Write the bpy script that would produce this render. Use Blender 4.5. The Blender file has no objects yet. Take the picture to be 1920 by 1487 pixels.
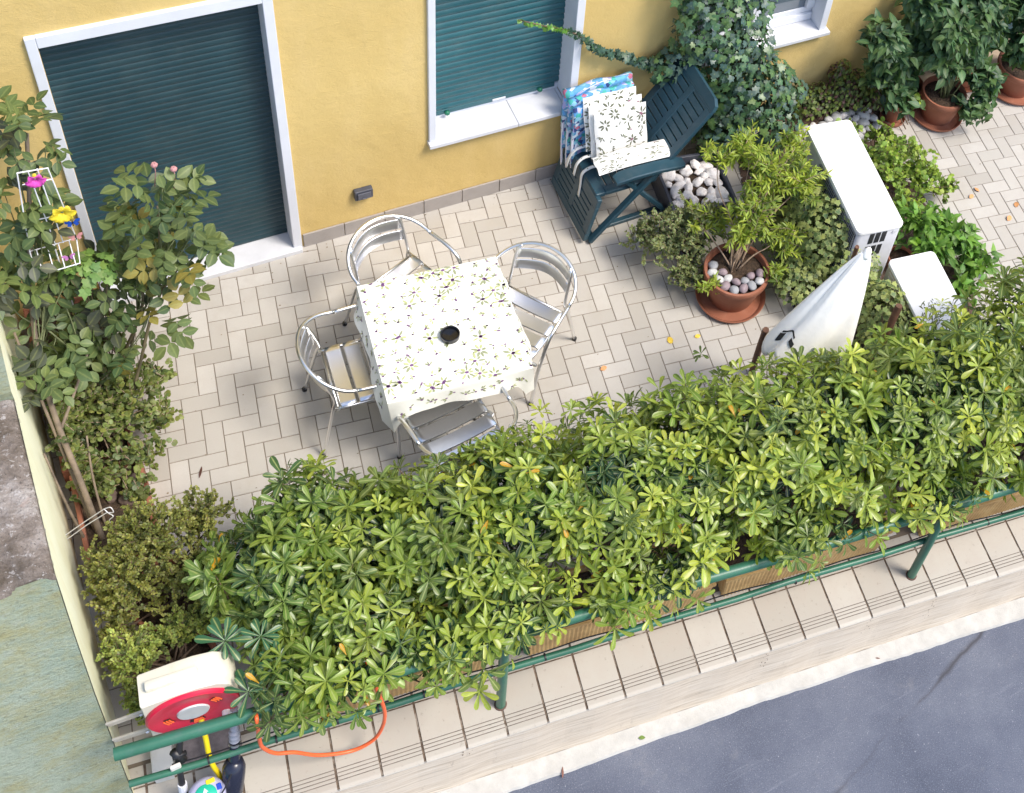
import bpy, bmesh, math, random
import numpy as np
from mathutils import Vector, Matrix
random.seed(7); rng = np.random.default_rng(7)
PI = math.pi
S = bpy.context.scene
COL = S.collection

# ------------------------------------------------------------------ camera
cd = bpy.data.cameras.new('camera'); cam = bpy.data.objects.new('camera', cd); COL.objects.link(cam)
R = [(0.85232429, -0.48544422, 0.19464637), (-0.25068373, -0.70580705, -0.66256628), (0.45902175, 0.51592666, -0.72326947)]
M4 = Matrix(((R[0][0], -R[1][0], -R[2][0], -0.44464), (R[0][1], -R[1][1], -R[2][1], -5.712735),
             (R[0][2], -R[1][2], -R[2][2], 7.655457), (0, 0, 0, 1)))
cam.matrix_world = M4
cd.sensor_width = 36; cd.sensor_fit = 'HORIZONTAL'; cd.lens = 2618.18 / 1920 * 36
cd.shift_x = (960 - 1535.62) / 1920; cd.shift_y = (238.61 - 743.5) / 1920
cd.clip_start = 0.1; cd.clip_end = 400
S.camera = cam
# ------------------------------------------------------------------ light
SUN_EL, SUN_AZ = math.radians(57), math.radians(138)     # azimuth measured from +y towards +x
w = bpy.data.worlds.new('World'); S.world = w; w.use_nodes = True
nt = w.node_tree; bg = nt.nodes['Background']
sky = nt.nodes.new('ShaderNodeTexSky'); sky.sky_type = 'NISHITA'; sky.sun_disc = False
sky.sun_elevation = SUN_EL; sky.sun_rotation = SUN_AZ; sky.air_density = 1.0; sky.dust_density = 2.0; sky.ozone_density = 1.0
nt.links.new(sky.outputs[0], bg.inputs[0]); bg.inputs[1].default_value = 0.15
sl = bpy.data.lights.new('sun', 'SUN'); sl.energy = 2.0; sl.angle = math.radians(18); sl.color = (1.0, 0.93, 0.83)
so = bpy.data.objects.new('sun', sl); COL.objects.link(so)
sd = Vector((math.cos(SUN_EL) * math.sin(SUN_AZ), math.cos(SUN_EL) * math.cos(SUN_AZ), math.sin(SUN_EL)))
so.rotation_euler = sd.to_track_quat('Z', 'Y').to_euler(); so.location = sd * 20
S.view_settings.view_transform = 'Standard'; S.view_settings.look = 'None'
S.view_settings.exposure = 0.98; S.view_settings.gamma = 1

# ------------------------------------------------------------------ materials
MC = {}
def srgb(r, g, b):
    f = lambda c: (c / 255 / 12.92) if c / 255 <= .04045 else ((c / 255 + .055) / 1.055) ** 2.4
    return (f(r), f(g), f(b), 1)
class NT:
    def __init__(s, name):
        s.m = bpy.data.materials.new(name); s.m.use_nodes = True; s.t = s.m.node_tree
        s.b = s.t.nodes['Principled BSDF']; s.out = s.t.nodes['Material Output']
    def n(s, kind, **k):
        n = s.t.nodes.new(kind)
        for a, v in k.items(): setattr(n, a, v)
        return n
    def l(s, a, b): s.t.links.new(a, b)
    def coord(s, which='Object'):
        if not hasattr(s, 'tc'): s.tc = s.n('ShaderNodeTexCoord')
        return s.tc.outputs[which]
    def noise(s, scale, detail=4, rough=.6, vec=None, which='Object', st=None):
        n = s.n('ShaderNodeTexNoise'); n.inputs['Scale'].default_value = scale; n.inputs['Detail'].default_value = detail
        n.inputs['Roughness'].default_value = rough
        v = vec or s.coord(which)
        if st:
            mp = s.n('ShaderNodeMapping'); mp.inputs['Scale'].default_value = st; s.l(v, mp.inputs[0]); v = mp.outputs[0]
        s.l(v, n.inputs['Vector']); return n.outputs['Fac']
    def ramp(s, fac, stops, interp='LINEAR'):
        r = s.n('ShaderNodeValToRGB'); e = r.color_ramp.elements; r.color_ramp.interpolation = interp
        while len(e) < len(stops): e.new(.5)
        for q, (p, c) in zip(e, stops): q.position = p; q.color = c if len(c) == 4 else (*c, 1)
        s.l(fac, r.inputs[0]); return r.outputs[0]
    def mix(s, fac, a, b, mode='MIX'):
        m = s.n('ShaderNodeMix', data_type='RGBA', blend_type=mode)
        for idx, v in ((0, fac), (6, a), (7, b)):
            if hasattr(v, 'type') and not isinstance(v, (tuple, float, int)): s.l(v, m.inputs[idx])
            else: m.inputs[idx].default_value = v
        return m.outputs[2]
    def bump(s, h, strength=.3, dist=.01, prev=None):
        b = s.n('ShaderNodeBump'); b.inputs['Strength'].default_value = strength; b.inputs['Distance'].default_value = dist
        s.l(h, b.inputs['Height'])
        if prev: s.l(prev, b.inputs['Normal'])
        s.l(b.outputs[0], s.b.inputs['Normal']); return b.outputs[0]
    def set(s, **k):
        for a, v in k.items():
            s.b.inputs[{'rough': 'Roughness', 'metal': 'Metallic', 'col': 'Base Color', 'spec': 'Specular IOR Level', 'trans': 'Transmission Weight', 'coat': 'Coat Weight'}[a]].default_value = v
def mat(name, col, rough=.6, metal=0., var=.12, scale=6., bump=0., bs=60., bd=.004, dirt=None, dscale=3., damt=.5, spec=.5):
    if name in MC: return MC[name]
    m = NT(name); m.set(rough=rough, metal=metal, spec=spec)
    if len(col) == 3: col = (*col, 1)
    f = m.noise(scale, 5)
    a = tuple(min(1, c * (1 - var)) for c in col[:3]) + (1,); b = tuple(min(1, c * (1 + var)) for c in col[:3]) + (1,)
    c = m.ramp(f, [(.3, a), (.7, b)])
    if dirt:
        d = m.noise(dscale, 7, .7); dm = m.ramp(d, [(.5, (0, 0, 0)), (.72, (damt,) * 3)])
        c = m.mix(dm, c, dirt if len(dirt) == 4 else (*dirt, 1))
    m.l(c, m.b.inputs['Base Color'])
    if bump: m.bump(m.noise(bs, 5, .65), bump, bd)
    MC[name] = m.m; return m.m

# ------------------------------------------------------------------ mesh helpers
class MB:
    def __init__(s): s.v = []; s.f = []; s.mi = []
    def add(s, vs, fs, mi=0):
        o = len(s.v); s.v += [tuple(map(float, v)) for v in vs]; s.f += [tuple(i + o for i in f) for f in fs]; s.mi += [mi] * len(fs)
    def box(s, a, b, mi=0, T=None):
        (x0, y0, z0), (x1, y1, z1) = a, b
        vs = [Vector(p) for p in ((x0, y0, z0), (x1, y0, z0), (x1, y1, z0), (x0, y1, z0), (x0, y0, z1), (x1, y0, z1), (x1, y1, z1), (x0, y1, z1))]
        if T: vs = [T @ p for p in vs]
        s.add(vs, [(0, 3, 2, 1), (4, 5, 6, 7), (0, 1, 5, 4), (1, 2, 6, 5), (2, 3, 7, 6), (3, 0, 4, 7)], mi)
    def rbox(s, a, b, r=.01, mi=0, T=None, seg=2):
        """box with rounded edges (bevelled)"""
        bm = bmesh.new(); bmesh.ops.create_cube(bm, size=1)
        for v in bm.verts: v.co = Vector([(a[i] + b[i]) / 2 + v.co[i] * (b[i] - a[i]) for i in range(3)])
        bmesh.ops.bevel(bm, geom=bm.edges[:], offset=r, segments=seg, profile=.5, affect='EDGES')
        bm.verts.index_update()
        vs = [(T @ v.co) if T else v.co.copy() for v in bm.verts]
        s.add(vs, [tuple(v.index for v in f.verts) for f in bm.faces], mi); bm.free()
    def bar(s, p, q, wd, ht, up=(0, 0, 1), mi=0, r=0):
        p, q = Vector(p), Vector(q); d = (q - p); L = d.length; d.normalize(); u = Vector(up); x = d.cross(u).normalized(); u = x.cross(d)
        T = Matrix(((x.x, d.x, u.x, p.x), (x.y, d.y, u.y, p.y), (x.z, d.z, u.z, p.z), (0, 0, 0, 1)))
        (s.rbox if r else s.box)((-wd / 2, 0, -ht / 2), (wd / 2, L, ht / 2), **({'r': r} if r else {}), mi=mi, T=T)
    def tube(s, pts, r, n=8, mi=0, caps=True, smooth=0, closed=False):
        pts = [Vector(p) for p in pts]
        if smooth: pts, r = catmull(pts, smooth, r, closed)
        k = len(pts); rr = r if isinstance(r, (list, tuple)) else [r] * k
        if closed: tang = [(pts[(i + 1) % k] - pts[i - 1]).normalized() for i in range(k)]
        else: tang = [(pts[min(i + 1, k - 1)] - pts[max(i - 1, 0)]).normalized() for i in range(k)]
        ref = Vector((0, 0, 1)) if abs(tang[0].z) < .9 else Vector((1, 0, 0))
        x = tang[0].cross(ref).normalized(); vs = []
        for i in range(k):
            x = (x - tang[i] * x.dot(tang[i]))
            x = x.normalized() if x.length > 1e-6 else tang[i].orthogonal().normalized()
            y = tang[i].cross(x)
            for j in range(n):
                a = 2 * PI * j / n; vs.append(pts[i] + (x * math.cos(a) + y * math.sin(a)) * rr[i])
        fs = []
        for i in range(k if closed else k - 1):
            i2 = (i + 1) % k
            for j in range(n): fs.append((i * n + j, i * n + (j + 1) % n, i2 * n + (j + 1) % n, i2 * n + j))
        if caps and not closed: fs.append(tuple(reversed(range(n)))); fs.append(tuple((k - 1) * n + j for j in range(n)))
        s.add(vs, fs, mi)
    def lathe(s, prof, n=32, c=(0, 0, 0), mi=0, T=None, ribs=0, ramp=0, rz=None):
        vs = []
        for i, (r, z) in enumerate(prof):
            for j in range(n):
                a = 2 * PI * j / n
                q = r * (1 + (ramp * (1 if j % 2 else -1) if ribs and rz[0] <= i <= rz[1] else 0))
                p = Vector((q * math.cos(a), q * math.sin(a), z)); vs.append((T @ p) if T else p + Vector(c))
        fs = []
        for i in range(len(prof) - 1):
            for j in range(n): fs.append((i * n + j, i * n + (j + 1) % n, (i + 1) * n + (j + 1) % n, (i + 1) * n + j))
        if prof[0][0] > 1e-4: fs.append(tuple(reversed(range(n))))
        if prof[-1][0] > 1e-4: fs.append(tuple((len(prof) - 1) * n + j for j in range(n)))
        s.add(vs, fs, mi)
    def sheet(s, rows, mi=0, th=0):
        """grid of points rows[i][j] -> quads, optional thickness downwards along normals"""
        a, b = len(rows), len(rows[0]); vs = [Vector(p) for r in rows for p in r]
        fs = [(i * b + j, i * b + j + 1, (i + 1) * b + j + 1, (i + 1) * b + j) for i in range(a - 1) for j in range(b - 1)]
        s.add(vs, fs, mi)
    def build(s, name, mats, parent=None, smooth=False, auto=None, origin=None, bevel=0, solid=0, sub=0):
        off = Vector(origin) if origin is not None else Vector((0, 0, 0))
        p = parent
        while p is not None: off = off + p.location; p = p.parent
        me = bpy.data.meshes.new(name)
        me.from_pydata([(v[0] - off.x, v[1] - off.y, v[2] - off.z) for v in s.v], [], s.f)
        if not isinstance(mats, (list, tuple)): mats = [mats]
        for m in mats: me.materials.append(m)
        me.polygons.foreach_set('material_index', s.mi)
        if smooth: me.polygons.foreach_set('use_smooth', [True] * len(s.f))
        me.update(); o = bpy.data.objects.new(name, me); COL.objects.link(o)
        if parent: o.parent = parent
        elif origin is not None: o.location = origin
        if auto is not None:
            me.polygons.foreach_set('use_smooth', [True] * len(s.f)); me.set_sharp_from_angle(angle=math.radians(auto))
        if solid: q = o.modifiers.new('solidify', 'SOLIDIFY'); q.thickness = solid; q.offset = 0
        if bevel: q = o.modifiers.new('bevel', 'BEVEL'); q.width = bevel; q.segments = 2; q.limit_method = 'ANGLE'
        if sub: q = o.modifiers.new('sub', 'SUBSURF'); q.levels = sub; q.render_levels = sub
        return o
def catmull(P, sub, r=None, closed=False):
    n = len(P); out = []; rr = []; isl = isinstance(r, (list, tuple))
    rng_ = range(n) if closed else range(n - 1)
    for i in rng_:
        p0 = P[(i - 1) % n] if closed or i > 0 else P[0] * 2 - P[1]; p1 = P[i]; p2 = P[(i + 1) % n]
        p3 = P[(i + 2) % n] if closed or i + 2 < n else P[n - 1] * 2 - P[n - 2]
        for k in range(sub):
            t = k / sub
            out.append(.5 * ((2 * p1) + (p2 - p0) * t + (2 * p0 - 5 * p1 + 4 * p2 - p3) * t * t + (3 * p1 - p0 - 3 * p2 + p3) * t ** 3))
            if isl: rr.append(r[i] * (1 - t) + r[(i + 1) % n] * t)
    if not closed:
        out.append(P[-1]);
        if isl: rr.append(r[-1])
    return out, (rr if isl else r)
def thing(name, label, cat, loc=(0, 0, 0), group=None):
    o = bpy.data.objects.new(name, None); COL.objects.link(o); o.location = loc; o.empty_display_size = .1
    return tag(o, label, cat, group)
def tag(o, label=None, cat=None, group=None, kind=None):
    if label: o['label'] = label
    if cat: o['category'] = cat
    if group: o['group'] = group
    if kind: o['kind'] = kind
    return o
def copy_tree(o, parent=None):
    c = o.copy(); COL.objects.link(c); c.parent = parent
    for ch in list(o.children): copy_tree(ch, c)
    return c
# street-side frame: a along the railing, w towards the street (metres), turned 7.66 degrees from the house wall
CT, ST, D0 = math.cos(.13370955), math.sin(.13370955), .26285265
def G(a, w_, z=0.): return Vector((a * CT - w_ * ST, -a * ST - w_ * CT - D0, z))
GR = Matrix.Rotation(-.13370955, 4, 'Z')
def Gm(a, w_, z=0.): return Matrix.Translation(G(a, w_, z)) @ GR

# ------------------------------------------------------------------ floor, coping, road
def tile_mat():
    m = NT('terrace_tile'); m.set(rough=.5)
    at = m.n('ShaderNodeAttribute', attribute_name='tone')
    base = m.ramp(at.outputs['Fac'], [(0, (.39, .37, .33)), (.5, (.45, .43, .39)), (1, (.51, .49, .45))])
    f = m.noise(9, 6, .7); c = m.mix(m.ramp(f, [(.35, (0, 0, 0)), (.75, (.35,) * 3)]), base, (.40, .36, .33, 1))
    f2 = m.noise(120, 3, .7); c = m.mix(m.ramp(f2, [(.3, (.12,) * 3), (.6, (0, 0, 0))]), c, (.3, .27, .25, 1))
    g3 = m.noise(2.2, 7, .75); c = m.mix(m.ramp(g3, [(.50, (0, 0, 0)), (.75, (.32,) * 3)]), c, (.34, .29, .22, 1))
    g4 = m.noise(34, 6, .8); c = m.mix(m.ramp(g4, [(.68, (0, 0, 0)), (.74, (.6,) * 3)]), c, (.16, .12, .08, 1))
    m.l(c, m.b.inputs['Base Color']); m.bump(m.noise(150, 4), .12, .002); 
    r = m.ramp(m.noise(5, 4), [(.3, (.42,) * 3), (.7, (.62,) * 3)]); m.l(r, m.b.inputs['Roughness'])
    return m.m
def build_floor():
    g = .0017; s_ = .1; vs = []; fs = []; tone = []; mi = []
    grout = MB()
    pts = [G(-2.0, -1.2, -.004), G(8.6, -1.9, -.004), G(8.6, 2.62, -.004), G(-2.0, 2.62, -.004)]
    grout.add(pts, [(0, 3, 2, 1)], 0)
    def tile(i0, j0, li, lj):
        a0, a1, b0, b1 = i0 * s_ + g, (i0 + li) * s_ - g, j0 * s_ + g, (j0 + lj) * s_ - g; e = .0025; h = random.uniform(-.0006, .0006)
        o = len(vs)
        for (a, b, z) in ((a0, b0, -.004), (a1, b0, -.004), (a1, b1, -.004), (a0, b1, -.004), (a0 + e, b0 + e, h), (a1 - e, b0 + e, h), (a1 - e, b1 - e, h), (a0 + e, b1 - e, h)):
            vs.append(tuple(G(a, b, z)))
        for f in ((4, 7, 6, 5), (0, 4, 5, 1), (1, 5, 6, 2), (2, 6, 7, 3), (3, 7, 4, 0)): fs.append(tuple(o + q for q in f)); 
        t = min(1, max(0, random.gauss(.5, .28))); tone.extend([t] * 8)
    for k in range(-40, 100):
        for m_ in range(-30, 30):
            i, j = k, k + 4 * m_              # horizontal tile (i,j)-(i+2,j+1)
            if -16 < i < 84 and -22 < j < 26: 
                P = G(i * s_, j * s_)
                if -1.2 < P.x < 8 and P.y < .35: tile(i, j, 2, 1)
            i, j = k, k + 1 + 4 * m_          # upright tile (i,j)-(i+1,j+2)
            if -16 < i < 84 and -22 < j < 25:
                P = G(i * s_, j * s_)
                if -1.2 < P.x < 8 and P.y < .35: tile(i, j, 1, 2)
    n0 = len(grout.v)
    grout.v += vs; grout.f += [tuple(q + n0 for q in f) for f in fs]; grout.mi += [1] * len(fs)
    o = grout.build('floor', [mat('tile_grout', (.15, .12, .09), .9, bump=.3, bs=200), tile_mat()])
    at = o.data.attributes.new('tone', 'FLOAT', 'POINT'); at.data.foreach_set('value', [0.] * n0 + tone)
    tag(o, kind='structure')
build_floor()

def road_mat():
    m = NT('asphalt'); m.set(rough=.85)
    big = m.noise(1.6, 6, .65); c = m.ramp(big, [(.3, (.068, .080, .115)), (.5, (.100, .114, .155)), (.75, (.150, .165, .205))])
    sp = m.noise(150, 3, .7); c = m.mix(m.ramp(sp, [(.56, (0, 0, 0)), (.66, (.5,) * 3)]), c, (.34, .35, .40, 1)); sq = m.noise(46, 4, .8); c = m.mix(m.ramp(sq, [(.66, (0, 0, 0)), (.71, (.8,) * 3)]), c, (.45, .46, .5, 1)); sr = m.noise(1, 5, .7, st=(1.2, 22, 1)); c = m.mix(m.ramp(sr, [(.62, (0, 0, 0)), (.7, (.22,) * 3)]), c, (.3, .31, .36, 1))
    sp2 = m.noise(170, 2, .5); c = m.mix(m.ramp(sp2, [(.3, (.6,) * 3), (.42, (0, 0, 0))]), c, (.035, .035, .045, 1))
    st = m.noise(3.3, 8, .75); c = m.mix(m.ramp(st, [(.56, (0, 0, 0)), (.8, (.5,) * 3)]), c, (.27, .26, .26, 1))
    # long cracks
    v = m.n('ShaderNodeTexVoronoi', feature='DISTANCE_TO_EDGE'); v.inputs['Scale'].default_value = .42
    nz = m.n('ShaderNodeTexNoise'); nz.inputs['Scale'].default_value = 3; m.l(m.coord(), nz.inputs[0])
    mx = m.n('ShaderNodeMix', data_type='VECTOR'); mx.inputs[0].default_value = .12; m.l(m.coord(), mx.inputs[4]); m.l(nz.outputs['Color'], mx.inputs[5]); m.l(mx.outputs[1], v.inputs['Vector'])
    ck = m.ramp(v.outputs['Distance'], [(.0, (1,) * 3), (.0025, (.6,) * 3), (.006, (0, 0, 0))])
    ck2 = m.mix(m.ramp(m.noise(1.3, 3), [(.45, (0, 0, 0)), (.6, (1,) * 3)]), (0, 0, 0, 1), ck)
    c = m.mix(ck2, c, (.05, .05, .06, 1))
    m.l(c, m.b.inputs['Base Color']); m.bump(m.noise(130, 5, .75), .6, .01); return m.m
mb = MB(); mb.add([G(-60, 2.9, -.6), G(90, 2.9, -.6), G(90, 90, -.6), G(-60, 90, -.6)], [(0, 3, 2, 1)]); tag(mb.build('road', road_mat()), kind='structure')
# lighter cement strip at the foot of the retaining wall, with a ragged edge
mb = MB(); top = []; bot = []; low = []
for k in range(0, 241):
    a = -3 + k * .05; wv = 3.128 + .012 * math.sin(a * 1.7) + random.uniform(-.003, .003) + .003 * math.sin(a * 9)
    top.append(G(a, 3.02, -.572)); bot.append(G(a, wv - .012, -.586)); low.append(G(a, wv, -.603))
mb.sheet([top, bot, low])
tag(mb.build('cement_strip', mat('cement_strip', (.43, .42, .39), .9, var=.12, scale=12, bump=.6, bs=90, dirt=(.35, .33, .29), dscale=7, damt=.4), smooth=False), kind='structure')

def rw_face_mat():
    m = NT('streaked_facing'); m.set(rough=.75)
    f = m.noise(1, 7, .7, st=(3, 3, 60)); c = m.ramp(f, [(.3, (.42, .34, .25)), (.48, (.64, .54, .42)), (.7, (.74, .66, .55))])
    f2 = m.noise(1, 5, .7, st=(7, 7, 150)); c = m.mix(m.ramp(f2, [(.60, (0, 0, 0)), (.68, (.8,) * 3)]), c, (.74, .71, .66, 1))
    d = m.noise(1, 6, .7, st=(18, 18, 5)); c = m.mix(m.ramp(d, [(.62, (0, 0, 0)), (.75, (.5,) * 3)]), c, (.2, .14, .10, 1))
    m.l(c, m.b.inputs['Base Color']); m.bump(f, .4, .006); return m.m
rw = thing('retaining_wall', 'low beige street wall with grooved coping tiles along its top, between terrace and asphalt', 'wall', G(2, 3, -.6))
mb = MB()
for p0, p1 in ((-3, 9.5),):
    mb.box((p0, 2.6, -.7), (p1, 3.022, -.012), T=Matrix(((CT, ST, 0, 0), (-ST, CT, 0, -D0), (0, 0, 1, 0), (0, 0, 0, 1))) @ Matrix.Diagonal((1, -1, 1, 1)))
TG = Matrix(((CT, -ST, 0, 0), (-ST, -CT, 0, -D0), (0, 0, 1, 0), (0, 0, 0, 1)))
mb = MB(); n = 160
mb.sheet([[G(-3 + 12.5 * k / n, 3.020 + .003 * math.sin(k * 1.3), z) for k in range(n + 1)] for z in (-.016, -.2, -.4, -.7)])
mb.add([G(-3, 2.6, -.016), G(9.5, 2.6, -.016), G(9.5, 3.02, -.016), G(-3, 3.02, -.016)], [(0, 3, 2, 1)])
mb.build('facing', rw_face_mat(), rw)
# drips under the tile joints
mb = MB()
for k in range(-4, 24):
    if random.random() < .38:
        a = 1.767 + (k - 0) * .2115 - .846 + random.uniform(-.01, .01)
        z = -.03
        for q in range(random.randint(4, 12)):
            z -= random.uniform(.01, .035); wd = random.uniform(.0012, .0045); h = random.uniform(.004, .02); aa = a + random.gauss(0, .014)
            if z < -.5: break
            mb.add([G(aa - wd, 3.0262, z), G(aa + wd * .7, 3.0262, z + .004), G(aa + wd, 3.0262, z - h * .6), G(aa - wd * .3, 3.0262, z - h)], [(0, 3, 2, 1)])
mb.build('rust_stain', mat('rust_stain', (.13, .07, .045), .9), rw)
def coping_mat():
    m = NT('coping_tile'); m.set(rough=.55)
    at = m.n('ShaderNodeAttribute', attribute_name='tone')
    base = m.ramp(at.outputs['Fac'], [(0, (.38, .35, .30)), (1, (.46, .43, .375))])
    f = m.noise(11, 6, .7); c = m.mix(m.ramp(f, [(.4, (0, 0, 0)), (.75, (.4,) * 3)]), base, (.40, .34, .29, 1))
    d = m.noise(38, 6, .75); c = m.mix(m.ramp(d, [(.60, (0, 0, 0)), (.72, (.6,) * 3)]), c, (.18, .15, .12, 1))
    m.l(c, m.b.inputs['Base Color']); m.bump(m.noise(160, 4), .15, .002); return m.m
mb = MB(); tone = []
gro = []
for k in range(-22, 36):
    a0 = 1.767 + k * .2115 + .006; a1 = a0 + .2115 - .012; t = random.random()
    nv = len(mb.v)
    prof = [(2.725, 0)]
    w0 = 2.925
    for q in range(4): prof += [(w0 + q * .019, 0), (w0 + q * .019 + .0008, -.003), (w0 + q * .019 + .0040, -.003), (w0 + q * .019 + .0048, 0)]
    prof += [(3.012, 0), (3.026, -.003), (3.032, -.010), (3.030, -.020)]
    b = len(prof)
    for q_ in range(b - 1):
        gq = 0 < q_ < 16 and (q_ - 1) % 4 in (0, 1, 2)
        mb.add([G(a0, *prof[q_]), G(a0, *prof[q_ + 1]), G(a1, *prof[q_ + 1]), G(a1, *prof[q_])], [(0, 1, 2, 3)], 1 if gq else 0)
    mb.add([G(a0, 2.725, 0), G(a0, 2.725, -.015), G(a0, 3.03, -.015), G(a0, 3.026, -.003)], [(0, 1, 2, 3)]); mb.add([G(a1, 2.725, 0), G(a1, 2.725, -.015), G(a1, 3.03, -.015), G(a1, 3.026, -.003)], [(0, 3, 2, 1)])
    mb.add([G(a0, 2.62, .0), G(a1, 2.62, .0), G(a1, 2.717, .0), G(a0, 2.717, .0)], [(0, 3, 2, 1)])
    tone += [t] * (len(mb.v) - nv)
for f_i, f in enumerate(mb.f):
    pass
o = mb.build('coping', [coping_mat(), mat('groove_dark', (.20, .175, .15), .95, var=.3, scale=20)], rw)  # grooves get a darker colour than the tiles
at = o.data.attributes.new('tone', 'FLOAT', 'POINT'); at.data.foreach_set('value', tone)
mb = MB(); mb.add([G(-3, 2.6, -.006), G(9.5, 2.6, -.006), G(9.5, 3.0235, -.006), G(-3, 3.0235, -.006)], [(0, 3, 2, 1)])
mb.build('joint_mortar', mat('dirty_mortar', (.12, .085, .06), .95, var=.5, scale=30, bump=.6, bs=120, dirt=(.5, .46, .4), dscale=14, damt=.7), rw)

# ------------------------------------------------------------------ house
def stucco():
    m = NT('yellow_stucco'); m.set(rough=.9, spec=.2)
    f = m.noise(.9, 5, .6); c = m.ramp(f, [(.3, (.56, .40, .145)), (.55, (.63, .465, .185)), (.8, (.68, .53, .25))])
    v = m.noise(1, 6, .7, st=(5, 5, 1.1)); c = m.mix(m.ramp(v, [(.5, (0, 0, 0)), (.8, (.35,) * 3)]), c, (.70, .53, .26, 1))
    d = m.noise(26, 5, .8); c = m.mix(m.ramp(d, [(.66, (0, 0, 0)), (.76, (.35,) * 3)]), c, (.35, .2, .06, 1))
    s2 = m.noise(1, 6, .75, st=(9, 9, 2.2)); c = m.mix(m.ramp(s2, [(.63, (0, 0, 0)), (.78, (.35,) * 3)]), c, (.30, .20, .10, 1))
    m.l(c, m.b.inputs['Base Color'])
    b1 = m.noise(1, 4, .7, st=(70, 70, 110)); p = m.bump(b1, .5, .006); m.bump(m.noise(7, 3), .35, .02, p); return m.m
WHITE = mat('white_paint', (.66, .68, .73), .55, var=.04, scale=4, bump=.1, bs=80, dirt=(.55, .55, .55), dscale=6, damt=.25)
MARB = mat('pale_marble', (.61, .62, .65), .35, var=.08, scale=5, dirt=(.5, .5, .52), dscale=8, damt=.35)
TEAL = mat('green_shutter_slats', (.018, .098, .118), .42, var=.10, scale=3, dirt=(.10, .16, .16), dscale=5, damt=.3)
DTEAL = mat('dark_green_shutter_slats', (.009, .040, .052), .5, var=.15, scale=3, dirt=(.06, .09, .09), dscale=4, damt=.3)
house = thing('yellow_house', 'yellow stucco house front with white framed openings closed by green roller shutters', 'house', (2.5, 0, 0))
ops = [(-.468, .60, -.1, 2.18), (1.53, 2.43, .685, 2.06), (3.35, 4.36, .80, 1.98), (5.25, 7.6, -.1, 2.2)]
xs = sorted({-4., 9.5, *[o_[0] for o_ in ops], *[o_[1] for o_ in ops]}); zs = sorted({-.1, 3.6, *[o_[2] for o_ in ops], *[o_[3] for o_ in ops]})
mb = MB()
for i in range(len(xs) - 1):
    for k in range(len(zs) - 1):
        xm, zm = (xs[i] + xs[i + 1]) / 2, (zs[k] + zs[k + 1]) / 2
        if any(o_[0] < xm < o_[1] and o_[2] < zm < o_[3] for o_ in ops): continue
        mb.add([(xs[i], 0, zs[k]), (xs[i + 1], 0, zs[k]), (xs[i + 1], 0, zs[k + 1]), (xs[i], 0, zs[k + 1])], [(0, 1, 2, 3)])
mb.add([(-4, .6, -.1), (9.5, .6, -.1), (9.5, .6, 3.6), (-4, .6, 3.6)], [(0, 3, 2, 1)])
mb.add([(-4, 0, 3.6), (9.5, 0, 3.6), (9.5, .6, 3.6), (-4, .6, 3.6)], [(0, 1, 2, 3)])
mb.add([(-4, 0, -.1), (-4, 0, 3.6), (-4, .6, 3.6), (-4, .6, -.1)], [(0, 1, 2, 3)]); mb.add([(9.5, 0, -.1), (9.5, 0, 3.6), (9.5, .6, 3.6), (9.5, .6, -.1)], [(0, 3, 2, 1)])
mb.build('wall', stucco(), house)
mb = MB(); xq = .665
sk = mat('grey_skirting_tile', (.34, .31, .29), .55, var=.1, scale=9, dirt=(.22, .2, .19), dscale=9, damt=.5)
for a, b in ((.665, 5.16),):
    x = a
    while x < b - .02:
        x2 = min(x + .262, b); mb.rbox((x, -.014, -.002), (x2 - .004, -.002, random.uniform(.122, .127)), .0025); x = x2
mb.build('skirting', sk, house)
def shutter(x0, x1, z0, z1, y, pitch, depth, mt, parent, end=True):
    mb = MB(); rows = []; z = z0; k = int((z1 - z0) / pitch)
    prof = [(0, .0), (.06, .55), (.2, .9), (.42, 1.0), (.65, .85), (.84, .5), (.96, .12), (.985, -.25)]
    for i in range(k + 1):
        for t, d in prof: rows.append([(x0, y - d * depth, z0 + (i + t) * pitch), (x1, y - d * depth, z0 + (i + t) * pitch)])
    mb.sheet(rows[::-1]); return mb.build('roller_shutter', mt, parent, auto=50)
# door
door = thing('shuttered_door', '', 'x'); bpy.data.objects.remove(door)
d1 = MB(); d1.box((-.47, .19, 0), (.6, .2, 2.2)); 
def part(name, mbx, m, par, **k): return mbx.build(name, m, par, **k)
dr = MB()
dr.rbox((-.519, -.024, .0), (-.470, .13, 2.262), .004); dr.rbox((.598, -.024, .0), (.652, .13, 2.262), .004); dr.rbox((-.4695, -.024, 2.185), (.5975, .13, 2.262), .004)
fr = part('door_frame', dr, WHITE, house)
sh = shutter(-.468, .597, .035, 2.19, .118, .0445, .008, DTEAL, house)
mb = MB(); mb.box((-.468, .124, .0), (.597, .2, 2.19)); mb.build('back_panel', DTEAL, sh)
mb = MB(); mb.rbox((-.54, -.052, -.003), (.645, .124, .034), .004); part('threshold', mb, MARB, house)
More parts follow.
